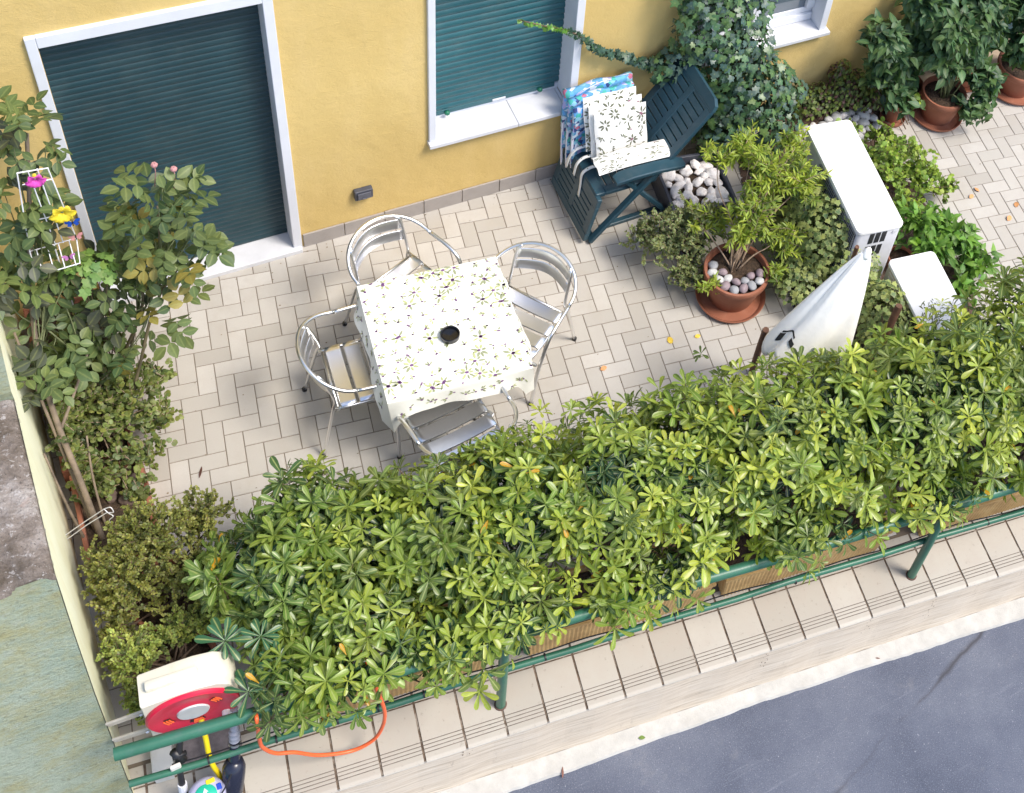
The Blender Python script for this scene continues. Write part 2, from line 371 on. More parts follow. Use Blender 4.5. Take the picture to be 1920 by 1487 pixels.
# window 1
dr = MB()
dr.rbox((1.487, -.022, .715), (1.532, .20, 2.14), .004); dr.rbox((2.428, -.022, .715), (2.482, .20, 2.14), .004); dr.rbox((1.5325, -.022, 2.06), (2.4275, .2, 2.14), .004)
w1 = part('window_frame', dr, WHITE, house)
sh = shutter(1.532, 2.428, .782, 2.1, .165, .052, .014, TEAL, house)
mb = MB(); mb.rbox((1.56, .150, .745), (2.40, .172, .786), .006); mb.build('bottom_bar', TEAL, sh)
mb = MB(); mb.rbox((1.965, .143, .757), (2.055, .1495, .775), .002); mb.build('pull_tag', WHITE, sh)
GRN = mat('green_plastic_stop', (.01, .14, .08), .4)
for x in (1.66, 2.29):
    mb = MB(); mb.lathe([(.0, 0), (.016, 0), (.019, .01), (.012, .022), (.0, .024)], 14, T=Matrix.Translation((x, .147, .765)) @ Matrix.Rotation(PI / 2, 4, 'X')); mb.build('stopper', GRN, sh, smooth=True)
mb = MB(); mb.rbox((1.5325, .16, .715), (2.4275, .20, .765), .004); mb.box((1.5325, .2, .715), (2.4275, .28, 2.1)); part('inner_sill', mb, WHITE, house)
sl_ = MB(); sl_.rbox((1.480, -.055, .680), (2.068, .19, .7135), .004); sl_.rbox((2.070, -.055, .680), (2.405, .19, .7135), .004); sl_.rbox((2.407, -.005, .680), (2.428, .19, .7135), .003); part('sill', sl_, MARB, house)
# window 2
dr = MB(); dr.rbox((4.355, -.022, .832), (4.410, .17, 2.05), .004); dr.rbox((3.30, -.022, .832), (3.352, .17, 2.05), .004); dr.rbox((3.3525, -.022, 1.975), (4.3545, .17, 2.05), .004)
part('window_frame', dr, WHITE, house)
cs = MB(); cs.rbox((3.353, .10, .834), (4.354, .16, .90), .005); cs.rbox((3.353, .12, .9005), (4.354, .16, .95), .005); cs.rbox((3.353, .10, .951), (3.42, .16, 1.97), .005); cs.rbox((4.29, .10, .951), (4.354, .16, 1.97), .005); cs.rbox((3.83, .10, .951), (3.90, .16, 1.97), .005)
ca = part('casement', cs, WHITE, house)
gl = NT('window_glass'); gl.set(rough=.05, col=(.10, .13, .16, 1), spec=.8)
mb = MB(); mb.box((3.42, .13, .95), (4.29, .14, 1.97)); mb.box((3.353, .2, .8), (4.354, .21, 2.0)); mb.build('pane', gl.m, ca)
mb = MB(); mb.rbox((3.28, -.06, .798), (4.432, .16, .8305), .004); part('sill', mb, MARB, house)
# door 2
dr = MB(); dr.rbox((5.185, -.024, .0), (5.250, .13, 2.27), .004); dr.rbox((7.6, -.024, .0), (7.66, .13, 2.27), .004); dr.rbox((5.2505, -.024, 2.2), (7.5995, .13, 2.27), .004); part('door_frame', dr, WHITE, house)
shutter(5.25, 7.6, .05, 2.2, .118, .0445, .008, DTEAL, house)
mb = MB(); mb.rbox((5.4, -.26, -.002), (6.9, -.016, .075), .006); mb.rbox((5.251, .0, .0), (7.599, .14, .06), .004); part('doorstep', mb, mat('worn_beige_stone', (.42, .33, .24), .7, var=.2, scale=7, bump=.3, bs=50, dirt=(.25, .19, .13), dscale=6), house)
# wall socket
so_ = thing('wall_socket', 'dark grey outdoor socket box low on the yellow wall between door and window', 'socket', (1.058, 0, .35))
GP = mat('dark_grey_plastic', (.055, .06, .08), .5, dirt=(.15, .15, .15), dscale=12, damt=.4)
mb = MB(); mb.rbox((.998, -.042, .352), (1.114, -.001, .435), .007); mb.build('box', GP, so_, bevel=0)
mb = MB(); mb.rbox((1.012, -.052, .364), (1.100, -.0425, .423), .006); mb.rbox((1.04, -.058, .373), (1.072, -.0525, .381), .002); mb.build('flap', mat('grey_plastic_flap', (.09, .095, .12), .4), so_)

# ------------------------------------------------------------------ boundary wall on the left
def plaster(name, c0, c1, c2, hor=False):
    m = NT(name); m.set(rough=.9, spec=.2)
    f = m.noise(2.2, 6, .65); c = m.ramp(f, [(.3, c0), (.6, c1)])
    v = m.noise(1, 7, .75, st=(5.0, 7, 9) if hor else (9, 9, 2)); c = m.mix(m.ramp(v, [(.44, (0, 0, 0)), (.66, (.7,) * 3)]), c, (*c2, 1))
    if hor:
        g5 = m.noise(34, 6, .75); c = m.mix(m.ramp(g5, [(.55, (0, 0, 0)), (.7, (.45,) * 3)]), c, (.13, .12, .07, 1)); g6 = m.noise(1, 6, .7, st=(9, 40, 40)); c = m.mix(m.ramp(g6, [(.56, (0, 0, 0)), (.68, (.35,) * 3)]), c, (.5, .53, .46, 1))
    m.l(c, m.b.inputs['Base Color'])
    b = m.noise(1, 7, .75, st=(30, 80, 80)); m.bump(b, 1.0 if hor else .35, .03 if hor else .008); return m.m
bw = thing('boundary_wall', 'pale green plastered boundary wall with a crumbling grey top, at the left edge', 'wall', (-1.6, -1.2, 0))
XR = -.975; XL = -3.2
pale = plaster('pale_lime_plaster', (.86, .86, .60), (.90, .89, .66), (.84, .80, .52)); mint = plaster('mint_stained_plaster', (.28, .36, .28), (.42, .49, .39), (.40, .36, .15), True)
mb = MB()
prof = [(.0, 1.40), (-1.40, 1.40), (-1.40, 1.345), (-2.335, 1.335), (-2.53, 1.085), (-2.69, .79), (-2.91, .05), (-3.02, -.62)]
mb.add([(XR, y, z) for y, z in prof] + [(XR, 0, -.62)], [(8, 7, 6, 5, 4, 3, 2, 1, 0)][::-1] and [(0, 1, 2, 3, 4, 5, 6, 7, 8)])
mb.build('side_face', pale, bw)
mb = MB(); mb.add([(XL, 0, 1.4), (XR, 0, 1.4), (XR, -1.4, 1.4), (XL, -1.4, 1.4), (XL, -1.4, 1.33), (XR, -1.4, 1.33)], [(0, 3, 2, 1), (3, 4, 5, 2)]); mb.build('plaster_cap', mint, bw)
mb = MB(); n = 24; rows = []
fp = [(-2.34, 1.33), (-2.44, 1.20), (-2.53, 1.075), (-2.61, .93), (-2.69, .785), (-2.8, .42), (-2.91, .05), (-3.02, -.62)]
for y, z in fp: rows.append([(XL + (XR - XL) * k / n - (.004 if k == n else 0), y + random.uniform(-.004, .004), z + random.uniform(-.004, .004)) for k in range(n + 1)])
mb.sheet(rows); mb.build('front_face', mint, bw, smooth=True)
def crust():
    m = NT('crumbling_mortar'); m.set(rough=.95)
    f = m.noise(3, 8, .75); c = m.ramp(f, [(.34, (.11, .085, .062)), (.48, (.25, .21, .18)), (.62, (.46, .42, .39))])
    g = m.noise(32, 5, .7); c = m.mix(m.ramp(g, [(.58, (0, 0, 0)), (.64, (.75,) * 3)]), c, (.55, .52, .50, 1))
    r = m.noise(5, 3, .6); c = m.mix(m.ramp(r, [(.64, (0, 0, 0)), (.72, (.5,) * 3)]), c, (.42, .22, .15, 1))
    g2 = m.noise(60, 4, .7); c = m.mix(m.ramp(g2, [(.3, (.8,) * 3), (.4, (0, 0, 0))]), c, (.05, .045, .04, 1))
    m.l(c, m.b.inputs['Base Color']); p = m.bump(m.noise(40, 8, .75), 1.0, .02); m.bump(m.noise(8, 5, .7), .7, .05, p); return m.m
mb = MB(); nx, ny = 110, 60; rows = []
from mathutils import noise as mno
for i in range(ny + 1):
    y = -1.402 - (2.35 - 1.402) * i / ny; r_ = []
    for k in range(nx + 1):
        x = XL + (XR - XL) * k / nx; e = min(1, min(k and nx - k, ny - i) / 3)
        z = 1.338 + e * (.018 + .022 * mno.fractal(Vector((x * 9, y * 9, 0)), .8, 2.2, 5))
        if k == nx: z = 1.325
        if i == ny: z = 1.31
        r_.append((x + (0 if k not in (0, nx) else (.004 * mno.noise(Vector((0, y * 30, 0))))), y + (0 if i != ny else .03 * mno.noise(Vector((x * 7, 0, 5)))), z))
    rows.append(r_)
mb.sheet(rows); mb.build('crumbled_top', crust(), bw, smooth=True)

# ------------------------------------------------------------------ railing
RG = mat('green_railing_paint', (.028, .125, .075), .38, var=.15, scale=5, bump=.1, bs=90, dirt=(.07, .13, .11), dscale=16, damt=.5)
BK = mat('black_plastic', (.012, .012, .014), .45)
rl = thing('railing', 'green painted tubular railing with two rails, standing on the coping above the street', 'railing', G(1.13, 2.86))
def bend(a): return .004 * math.sin(a * 2.1)
mb = MB(); mb.tube([G(-.585 + k * .3, 2.835 + bend(k * .3), .80 + .004 * math.sin(k)) for k in range(0, 27)], .030, 14); mb.build('top_rail', RG, rl, auto=60)
mb = MB(); mb.tube([G(-.585 + k * .3, 2.835 + bend(k), .40 - .006 * math.sin(k * .4)) for k in range(0, 27)], .0175, 12); lr = mb.build('lower_rail', RG, rl, auto=60)
for a in (-.25, .05, .33, .52, .74, 1.35, 2.05, 2.75, 3.3, 3.98):
    mb = MB(); p = G(a, 2.835, .40); q = G(a + .008, 2.835, .40); mb.tube([p, q], .0205, 12); mb.build('cable_tie', BK, lr, auto=60)
for a in (1.13, 3.575, 6.0):
    mb = MB(); mb.tube([G(a, 2.865, .0), G(a, 2.862, .45), G(a, 2.85, .80)], .026, 14); po = mb.build('post', RG, rl, auto=60)
    mb = MB(); mb.lathe([(.033, 0), (.033, .006), (.028, .009)], 18, c=G(a, 2.865, 0)); mb.build('foot_ring', mat('rust_grime', (.10, .06, .045), .9, bump=.5), po)
# thin black cable running along the lower rail
mb = MB(); mb.tube([G(-.4 + k * .22, 2.812 + .008 * math.sin(k * 1.9), .415 + .012 * math.sin(k * 1.1)) for k in range(24)], .004, 6, smooth=3)
tag(mb.build('black_cable', BK, origin=G(1, 2.81, .4)), 'thin black cable running along the back of the lower green rail', 'cable')

# ------------------------------------------------------------------ foliage machinery
def leaf_tpl(st, fold=.12, curl=.2):
    """st: list of (t along, half width) ; local x across, y along, z up. three verts per station"""
    V = []; rib = []
    for t, wd in st:
        z = -curl * t * t; V += [(-wd, t, z + fold * wd), (0, t, z), (wd, t, z + fold * wd)]; rib += [1, 0, 1]
    F = []
    for i in range(len(st) - 1):
        a = i * 3; b = a + 3; F += [(a, a + 1, b + 1, b), (a + 1, a + 2, b + 2, b + 1)]
    return np.array(V, float), F, np.array(rib, float)
def fan_tpl(outline, curl=.1):
    V = [(0, .35, 0)] + [(x, y, -curl * (x * x + (y - .35) ** 2)) for x, y in outline]
    n = len(outline); F = [(0, 1 + i, 1 + (i + 1) % n) for i in range(n)]
    return np.array(V, float), F, np.array([0.] + [1.] * n)
T_PIT = leaf_tpl([(0, .02), (.25, .055), (.5, .105), (.72, .15), (.88, .14), (.97, .08), (1, .012)], .35, .22)
T_ROSE = leaf_tpl([(0, .03), (.15, .2), (.4, .33), (.65, .30), (.86, .15), (1, .01)], .25, .15)
T_NAR = leaf_tpl([(0, .02), (.3, .09), (.6, .105), (.85, .06), (1, .005)], .25, .2)
T_OVAL = leaf_tpl([(0, .04), (.3, .30), (.65, .32), (1, .03)], .2, .15)
T_DROP = leaf_tpl([(0, .03), (.18, .2), (.42, .27), (.7, .17), (1, .005)], .3, .35)
T_IVY = fan_tpl([(.0, 0.0), (.18, -.1), (.48, .02), (.36, .28), (.52, .52), (.22, .56), (.0, 1.0), (-.22, .56), (-.52, .52), (-.36, .28), (-.48, .02), (-.18, -.1)], .25)
T_ROUND = fan_tpl([(.0, 0.0), (.3, .05), (.48, .35), (.36, .7), (.0, .9), (-.36, .7), (-.48, .35), (-.3, .05)], .3)
class Leaves:
    def __init__(s): s.P = []; s.D = []; s.N = []; s.S = []; s.C = []
    def add(s, p, d, n, sz, c):
        s.P.append(tuple(p)); s.D.append(tuple(d)); s.N.append(tuple(n)); s.S.append(sz); s.C.append(tuple(c[:3]))
    def build(s, name, tpl, material, parent, stems=None):
        V, F, rib = tpl; n = len(s.P); P = np.array(s.P); D = np.array(s.D); N = np.array(s.N); S_ = np.array(s.S)[:, None]
        D /= np.linalg.norm(D, axis=1)[:, None] + 1e-9; X = np.cross(D, N); X /= np.linalg.norm(X, axis=1)[:, None] + 1e-9; Z = np.cross(X, D)
        W = P[:, None] + S_[:, None] * (V[None, :, 0, None] * X[:, None] + V[None, :, 1, None] * D[:, None] + V[None, :, 2, None] * Z[:, None])
        off = np.zeros(3); q = parent
        while q is not None: off += np.array(q.location); q = q.parent
        W = (W.reshape(-1, 3) - off).astype(np.float32); nv = len(V)
        loops = []; starts = []; tot = []; base = 0
        fl = [i for f in F for i in f]; fl = np.array(fl); L = (fl[None] + np.arange(n)[:, None] * nv).ravel()
        fs = np.array([len(f) for f in F]); tot = np.tile(fs, n); starts = np.concatenate([[0], np.cumsum(tot)[:-1]])
        me = bpy.data.meshes.new(name); me.vertices.add(len(W)); me.vertices.foreach_set('co', W.ravel())
        me.loops.add(len(L)); me.loops.foreach_set('vertex_index', L.astype(np.int32)); me.polygons.add(len(tot))
        me.polygons.foreach_set('loop_start', starts.astype(np.int32)); me.polygons.foreach_set('loop_total', tot.astype(np.int32))
        me.polygons.foreach_set('use_smooth', np.ones(len(tot), bool)); me.update(calc_edges=True)
        c = np.concatenate([np.array(s.C), np.ones((n, 1))], 1); c = np.repeat(c, nv, 0).astype(np.float32)
        a = me.attributes.new('tint', 'FLOAT_COLOR', 'POINT'); a.data.foreach_set('color', c.ravel())
        a = me.attributes.new('rib', 'FLOAT', 'POINT'); a.data.foreach_set('value', np.tile(rib, n).astype(np.float32))
        me.materials.append(material); o = bpy.data.objects.new(name, me); COL.objects.link(o); o.parent = parent; return o
def leaf_mat(name, rough=.35, rib=.35, transl=.25, edge=0., spec=.5):
    m = NT(name); m.set(rough=rough, spec=spec)
    t = m.n('ShaderNodeAttribute', attribute_name='tint'); r = m.n('ShaderNodeAttribute', attribute_name='rib')
    rf = m.ramp(r.outputs['Fac'], [(.0, (rib,) * 3), (.16, (rib * .3,) * 3), (.3, (0, 0, 0))])
    c = m.mix(rf, t.outputs['Color'], (.42, .46, .16, 1))
    if edge: c = m.mix(m.ramp(r.outputs['Fac'], [(.6, (0, 0, 0)), (.9, (edge,) * 3)]), c, (.45, .48, .20, 1))
    nz = m.noise(60, 3); c = m.mix(m.ramp(nz, [(.35, (.25,) * 3), (.6, (0, 0, 0))]), c, m.mix(.5, c, (.02, .03, .01, 1)))
    m.l(c, m.b.inputs['Base Color'])
    tr = m.n('ShaderNodeBsdfTranslucent'); tc = m.mix(1.0, c, (1.25, 1.3, .5, 1), 'MULTIPLY'); m.l(tc, tr.inputs[0])
    ms = m.n('ShaderNodeMixShader'); ms.inputs[0].default_value = transl
    m.l(m.b.outputs[0], ms.inputs[1]); m.l(tr.outputs[0], ms.inputs[2]); m.l(ms.outputs[0], m.out.inputs[0]); return m.m
LM_PIT = leaf_mat('glossy_leaf', .34, .9, .30, 0., .5); LM_ROSE = leaf_mat('rose_leaf', .46, .25, .2, 0., .35); LM_SOFT = leaf_mat('soft_leaf', .5, .2, .3); LM_IVY = leaf_mat('ivy_leaf', .42, .4, .12, 0., .6); LM_VAR = leaf_mat('variegated_leaf', .5, .1, .25, edge=.55)
BARK = mat('brown_bark', (.13, .085, .055), .9, var=.3, scale=20, bump=.5, bs=60); TWIG = mat('pale_twig', (.33, .24, .17), .85, var=.3, scale=30); GSTEM = mat('green_stem', (.12, .14, .06), .7, var=.3, scale=14)
def rv(): 
    v = rng.normal(size=3); return Vector(v / np.linalg.norm(v))
def jit(c, a=.18, g=.12):
    k = 1 + random.uniform(-a, a); h = random.uniform(-g, g)
    return (max(.001, c[0] * k * (1 + h)), max(.001, c[1] * k), max(.001, c[2] * k * (1 - h)))
def lerp(a, b, t): return tuple(a[i] * (1 - t) + b[i] * t for i in range(3))
def crown_pts(lobes, n, shell=.25, up=-.35, keep=.78):
    """points in the outer shell of a union of ellipsoids -> (point, outward normal, depth 0..1)"""
    out = []; tries = 0; W = [r[0] * r[1] * r[2] for _, r in lobes]; W = [x ** .667 for x in W]
    while len(out) < n and tries < n * 40:
        tries += 1; i = random.choices(range(len(lobes)), W)[0]; c, r = lobes[i]; c = Vector(c); u = rv()
        if u.z < up: continue
        dp = min(1, abs(random.gauss(0, shell))); k = 1 - dp
        p = c + Vector((u.x * r[0] * k, u.y * r[1] * k, u.z * r[2] * k))
        if p.z < .02: continue
        bad = False
        for j, (c2, r2) in enumerate(lobes):
            if j == i: continue
            q = p - Vector(c2); 
            if (q.x / r2[0]) ** 2 + (q.y / r2[1]) ** 2 + (q.z / r2[2]) ** 2 < keep ** 2 * k: bad = True; break
        if bad: continue
        nn = Vector((u.x / r[0], u.y / r[1], u.z / r[2])).normalized(); out.append((p, nn, dp))
    return out
def frame(ax):
    ax = ax.normalized(); x = ax.orthogonal().normalized(); return x, ax.cross(x), ax
def rosette(L, p, ax, n, size, col, tilt=(55, 85), off=.15):
    x, y, z = frame(ax); a0 = random.uniform(0, 6.28)
    for k in range(n):
        a = a0 + k * 2.39996; t = math.radians(tilt[0] + (tilt[1] - tilt[0]) * (1 - k / n) + random.uniform(-8, 8))
        h = x * math.cos(a) + y * math.sin(a); d = h * math.sin(t) + z * math.cos(t); nrm = z * math.sin(t) - h * math.cos(t) + rv() * .12
        s_ = size * (random.uniform(.8, 1.1)) * (1 - .35 * k / n); L.add(p + d * s_ * off * .3 - z * (1 - k / n) * size * .25, d, nrm, s_, jit(col, .12, .08))
def cutoff(o_): return o_
def stems_to(base, pts, n, r0=.008, mtl=BARK, parent=None, name='stem', wob=.03, spread=.0):
    mb = MB(); pts = random.sample(pts, min(n, len(pts)))
    for p, nn, dp in pts:
        b = Vector(base) + Vector((random.uniform(-1, 1) * spread, random.uniform(-1, 1) * spread, 0)); m1 = b.lerp(p, .35) + Vector((0, 0, .05)) + rv() * wob; m2 = b.lerp(p, .7) + rv() * wob
        mb.tube([b, m1, m2, p], [r0, r0 * .75, r0 * .5, r0 * .25], 5, smooth=3)
    return mb.build(name, mtl, parent, smooth=True)

# ------------------------------------------------------------------ troughs and pittosporum hedge
def trough_mat():
    m = NT('ochre_trough'); m.set(rough=.75)
    f = m.noise(5, 6, .7); c = m.ramp(f, [(.3, (.30, .17, .06)), (.55, (.46, .29, .11)), (.8, (.56, .40, .2))])
    d = m.noise(1, 6, .8, st=(20, 20, 4)); c = m.mix(m.ramp(d, [(.55, (0, 0, 0)), (.75, (.55,) * 3)]), c, (.16, .09, .035, 1))
    m.l(c, m.b.inputs['Base Color']); m.bump(m.noise(60, 5), .3, .004); return m.m
OCH = trough_mat(); SOIL = mat('dark_soil', (.055, .035, .022), .95, var=.5, scale=40, bump=1, bs=60, bd=.02, dirt=(.2, .12, .07), dscale=30)
spans = [(.165, 1.12, 'first ochre ribbed trough from the hose reel, with red hose hanging before it'), (1.30, 2.36, 'ochre ribbed trough just right of the first green post'),
         (2.42, 3.46, 'ochre ribbed trough just left of the second green post'), (3.70, 4.9, 'ochre ribbed trough right of the second green post')]
for a0, a1, lab in spans:
    t = thing('trough_planter', lab, 'planter', G((a0 + a1) / 2, 2.46, 0), 'ochre ribbed troughs along the railing')
    h = .29; nrib = int((a1 - a0) / .024); mb = MB(); rows = []
    # ribbed wall ring: bottom narrower than top
    ring = []
    def ringpts(z, ins, rib):
        pts = []; A0, A1, W0, W1 = a0 + ins, a1 - ins, 2.37 + ins, 2.685 - ins
        n1 = nrib * 2; n2 = 20
        for k in range(n1): pts.append(G(A0 + (A1 - A0) * k / n1, W1 + (rib if k % 2 else 0), z))
        for k in range(n2): pts.append(G(A1 + (rib if k % 2 else 0), W1 + (W0 - W1) * k / n2, z))
        for k in range(n1): pts.append(G(A1 + (A0 - A1) * k / n1, W0, z))
        for k in range(n2): pts.append(G(A0 - (rib if k % 2 else 0), W0 + (W1 - W0) * k / n2, z))
        return pts + [pts[0]]
    rows = [ringpts(.002, .03, .005), ringpts(.05, .026, .005), ringpts(h - .03, .008, .005), ringpts(h - .025, .0, 0), ringpts(h, -.002, 0), ringpts(h + .002, .012, 0), ringpts(h - .05, .02, 0)]
    mb.sheet(rows[::-1]); mb.build('body', OCH, t)
    mb = MB(); mb.box((a0 + .024, 2.395, h - .06), (a1 - .024, 2.66, h - .04), T=TG); mb.build('soil', SOIL, t)
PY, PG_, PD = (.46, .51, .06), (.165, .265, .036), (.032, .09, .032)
hlabels = ['dark pittosporum bush at the left end of the hedge, leaning over the hose reel', 'pittosporum bush above the dangling red hose', 'bright pittosporum bush behind the first green post, below the table',
           'dense pittosporum bush in the middle of the hedge between the two posts', 'bright pittosporum bush below the closed white parasol', 'pittosporum bush behind the second green post', 'tall pittosporum bush beside the small outdoor unit, at the right end of the hedge']
def wof(p): return -(ST * p.x + CT * (p.y + D0))
def pit_bush(lobes, base, nros, label, bright, size=(.064, .108), extra=()):
    base = base + (G(0, -.15) - G(0, 0)); t = thing('pittosporum_shrub', label, 'shrub', base, 'pittosporum shrubs forming the street hedge')
    L = Leaves(); pts = crown_pts(lobes, int(nros * 1.25), .25, -.45, .8)
    pts = [(q[0] + q[1] * (.13 * mno.noise(q[0] * 5.5) + (.07 if random.random() < .12 else 0)), q[1], q[2]) for q in pts]
    pts = [q for q in pts if not (wof(q[0]) > 2.58 and q[0].z < .70)]
    for p, nn, dp in pts:
        ax = (nn * .8 + Vector((0, -.05, .55)) + rv() * .55).normalized()
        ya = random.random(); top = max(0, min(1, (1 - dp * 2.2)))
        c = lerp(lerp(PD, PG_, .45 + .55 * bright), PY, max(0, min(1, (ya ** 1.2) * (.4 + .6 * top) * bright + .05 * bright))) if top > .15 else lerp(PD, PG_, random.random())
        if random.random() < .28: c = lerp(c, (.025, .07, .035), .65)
        s_ = random.uniform(*size) * (1.18 if random.random() < .18 else 1)
        rosette(L, p, ax, random.randint(6, 12), s_ * random.uniform(.8, 1.25), c, (35, 88))
        if random.random() < .05: L.add(p + rv() * .03, rv(), Vector((0, 0, 1)), s_ * .8, (.55, .28, .01))
    # inner filling foliage, near-black: the shade in the gaps is in its colour
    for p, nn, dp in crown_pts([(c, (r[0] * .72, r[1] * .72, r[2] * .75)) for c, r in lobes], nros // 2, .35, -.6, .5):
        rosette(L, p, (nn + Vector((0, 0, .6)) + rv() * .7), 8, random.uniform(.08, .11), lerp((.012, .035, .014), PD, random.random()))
    for P_, n_r, sz_ in extra: rosette(L, Vector(P_), Vector((.05, -.25, 1)), n_r, sz_, (.04, .125, .05), (62, 95))
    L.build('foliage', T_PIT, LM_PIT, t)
    stems_to(base + Vector((0, 0, .18)), pts, 70, .009, BARK, t, 'stem', .04, .18); return t
def lob(a, w_, z, ra, rw_, rz): return (G(a, w_, z), (ra, rw_, rz))
pit_bush([lob(.20, 2.46, .62, .18, .22, .26), lob(.22, 2.20, .80, .26, .30, .30), lob(.08, 2.14, .66, .20, .24, .24), lob(.34, 2.00, .86, .24, .22, .22), lob(.14, 2.77, .82, .12, .10, .10)], G(.2, 2.6, 0), 260, hlabels[0], .35, (.078, .11), [((-.417, -2.755, .95), 11, .13), ((-.385, -3.005, .90), 10, .125), ((-.27, -2.80, .95), 10, .10), ((-.24, -2.93, .90), 9, .10), ((-.20, -3.05, .82), 6, .12)])  # low bright value: shade on the hedge's left end is put into leaf colour
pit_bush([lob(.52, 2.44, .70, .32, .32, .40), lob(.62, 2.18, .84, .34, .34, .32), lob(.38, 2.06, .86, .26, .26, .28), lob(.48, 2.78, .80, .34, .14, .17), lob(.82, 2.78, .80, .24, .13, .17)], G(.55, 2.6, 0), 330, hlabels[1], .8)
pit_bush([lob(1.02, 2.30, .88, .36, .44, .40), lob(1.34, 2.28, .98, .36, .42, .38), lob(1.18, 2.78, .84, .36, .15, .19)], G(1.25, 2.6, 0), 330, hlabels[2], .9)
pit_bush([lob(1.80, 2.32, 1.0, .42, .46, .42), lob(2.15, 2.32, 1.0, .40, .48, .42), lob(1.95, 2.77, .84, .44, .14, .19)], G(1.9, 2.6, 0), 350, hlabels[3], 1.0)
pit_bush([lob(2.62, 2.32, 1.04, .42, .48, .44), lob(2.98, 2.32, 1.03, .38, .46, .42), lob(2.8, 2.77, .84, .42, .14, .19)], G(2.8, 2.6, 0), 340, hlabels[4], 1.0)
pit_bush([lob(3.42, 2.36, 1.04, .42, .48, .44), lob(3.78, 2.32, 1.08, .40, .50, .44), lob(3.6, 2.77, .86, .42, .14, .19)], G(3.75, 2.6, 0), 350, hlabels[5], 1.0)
pit_bush([lob(4.22, 2.28, 1.10, .42, .52, .44), lob(4.6, 2.22, 1.12, .42, .56, .44), lob(4.45, 2.77, .86, .5, .15, .2), lob(5.0, 2.2, 1.06, .4, .5, .42)], G(4.3, 2.6, 0), 430, hlabels[6], 1.0, (.075, .11))

# ------------------------------------------------------------------ table with cloth, ashtray
CLOTH = mat('ivory_tablecloth', (.82, .82, .74), .6, var=.03, scale=3, bump=.15, bs=14, bd=.01)
OL = mat('olive_print', (.42, .46, .22), .7, var=.2, scale=20); OL2 = mat('grey_olive_print', (.28, .31, .18), .7, var=.2, scale=20); PUR = mat('purple_print', (.16, .07, .19), .7, var=.2, scale=20)
def sprig(mb, F, u, v, s_, a0, mis=(1, 2, 3), big=False, dots=True):
    n = random.choice((6, 7, 8)) if big else random.choice((2, 3, 4)); span = 5.6 if big else random.uniform(1.0, 2.2)
    for k in range(n):
        a = a0 + span * (k / max(1, n - 1) - .5) + random.uniform(-.15, .15); l = s_ * random.uniform(.7, 1.1); wd = s_ * random.uniform(.10, .16); i0 = s_ * .18
        c, q = math.cos(a), math.sin(a); sh = [(i0, 0), (i0 + (l - i0) * .4, wd), (i0 + (l - i0) * .75, wd * .8), (l, 0), (i0 + (l - i0) * .7, -wd * .75), (i0 + (l - i0) * .35, -wd)]
        mb.add([F(u + c * x - q * y, v + q * x + c * y) for x, y in sh], [tuple(range(6))], random.choice(mis[:2]))
    if dots:
        for k in range(random.choice((1, 2))):
            cx, cy = u + random.uniform(-.15, .15) * s_, v + random.uniform(-.15, .15) * s_; r = s_ * .15
            mb.add([F(cx + r * 1.4 * math.cos(t) , cy + r * math.sin(t)) for t in [q * PI / 4 for q in range(8)]], [tuple(range(8))], mis[2])
TC = Vector((1.10, -1.3835, 0)); TR = Matrix.Rotation(math.radians(-6.1), 4, 'Z')
tb = thing('square_table', 'square garden table hidden under a floral tablecloth, aluminium chairs around it', 'table', TC)
ALU = NT('brushed_aluminium'); ALU.set(rough=.3, metal=1.0, col=(.80, .81, .83, 1)); ALU.bump(ALU.noise(1, 3, .6, st=(8, 220, 220)), .08, .001); ALUM = ALU.m
CHR = NT('polished_tube'); CHR.set(rough=.30, metal=1.0, col=(.80, .80, .79, 1)); ALUT = CHR.m
mb = MB(); mb.rbox((-.385, -.385, .72), (.385, .385, .742), .005, T=Matrix.Translation(TC) @ TR); mb.build('tabletop', mat('table_laminate', (.5, .5, .48), .5), tb)
mb = MB(); mb.tube([TC + Vector((0, 0, .03)), TC + Vector((0, 0, .72))], .03, 14); mb.build('column', ALUT, tb, auto=50)
for k in range(4):
    d = TR @ Vector((math.cos(PI / 4 + k * PI / 2), math.sin(PI / 4 + k * PI / 2), 0)); mb = MB(); mb.bar(TC + Vector((0, 0, .035)), TC + d * .33 + Vector((0, 0, .012)), .05, .02, r=.005); mb.build('foot', ALUT, tb)
HS = .402
def per(s_):      # perimeter position s in [0,8) half sides, corner rounded
    k = int(s_ // 2) % 4; t = (s_ % 2) - 1
    P = [(t, -1), (1, t), (-t, 1), (-1, -t)][k]; N = [(0, -1), (1, 0), (0, 1), (-1, 0)][k]; return P, N, t
def skirt(s_, h):
    P, N, t = per(s_); cor = max(0, (abs(t) - .72) / .28); drop = .108 + .17 * cor ** 1.8
    z = .748 - h * drop; fl = .010 + .05 * h * (1 - cor) * .5 + .012 * h * (math.sin(s_ * 5 + 1) + .3 * math.sin(s_ * 13)) * (1 - cor)
    k = int(s_ // 2) % 4; d = Vector((N[0], N[1], 0))
    if cor > 0:
        sg = 1 if t > 0 else -1; along = [(1, 0), (0, 1), (-1, 0), (0, -1)][k]; cdir = (Vector((N[0], N[1], 0)) + Vector((along[0], along[1], 0)) * sg).normalized()
        d = d.lerp(cdir, cor * .5 if cor < 1 else .5); fl += cor * .02 * h
        P = (P[0] - along[0] * sg * .0, P[1] - along[1] * sg * .0)
    p = Vector((P[0] * HS, P[1] * HS, z)) + d * fl * (h ** .5)
    if cor > 0: p.x -= [1, 0, -1, 0][k] * (1 if t > 0 else -1) * cor * .035 * h; p.y -= [0, 1, 0, -1][k] * (1 if t > 0 else -1) * cor * .035 * h
    return TC + TR @ p
mb = MB(); n = 160
NU = 34
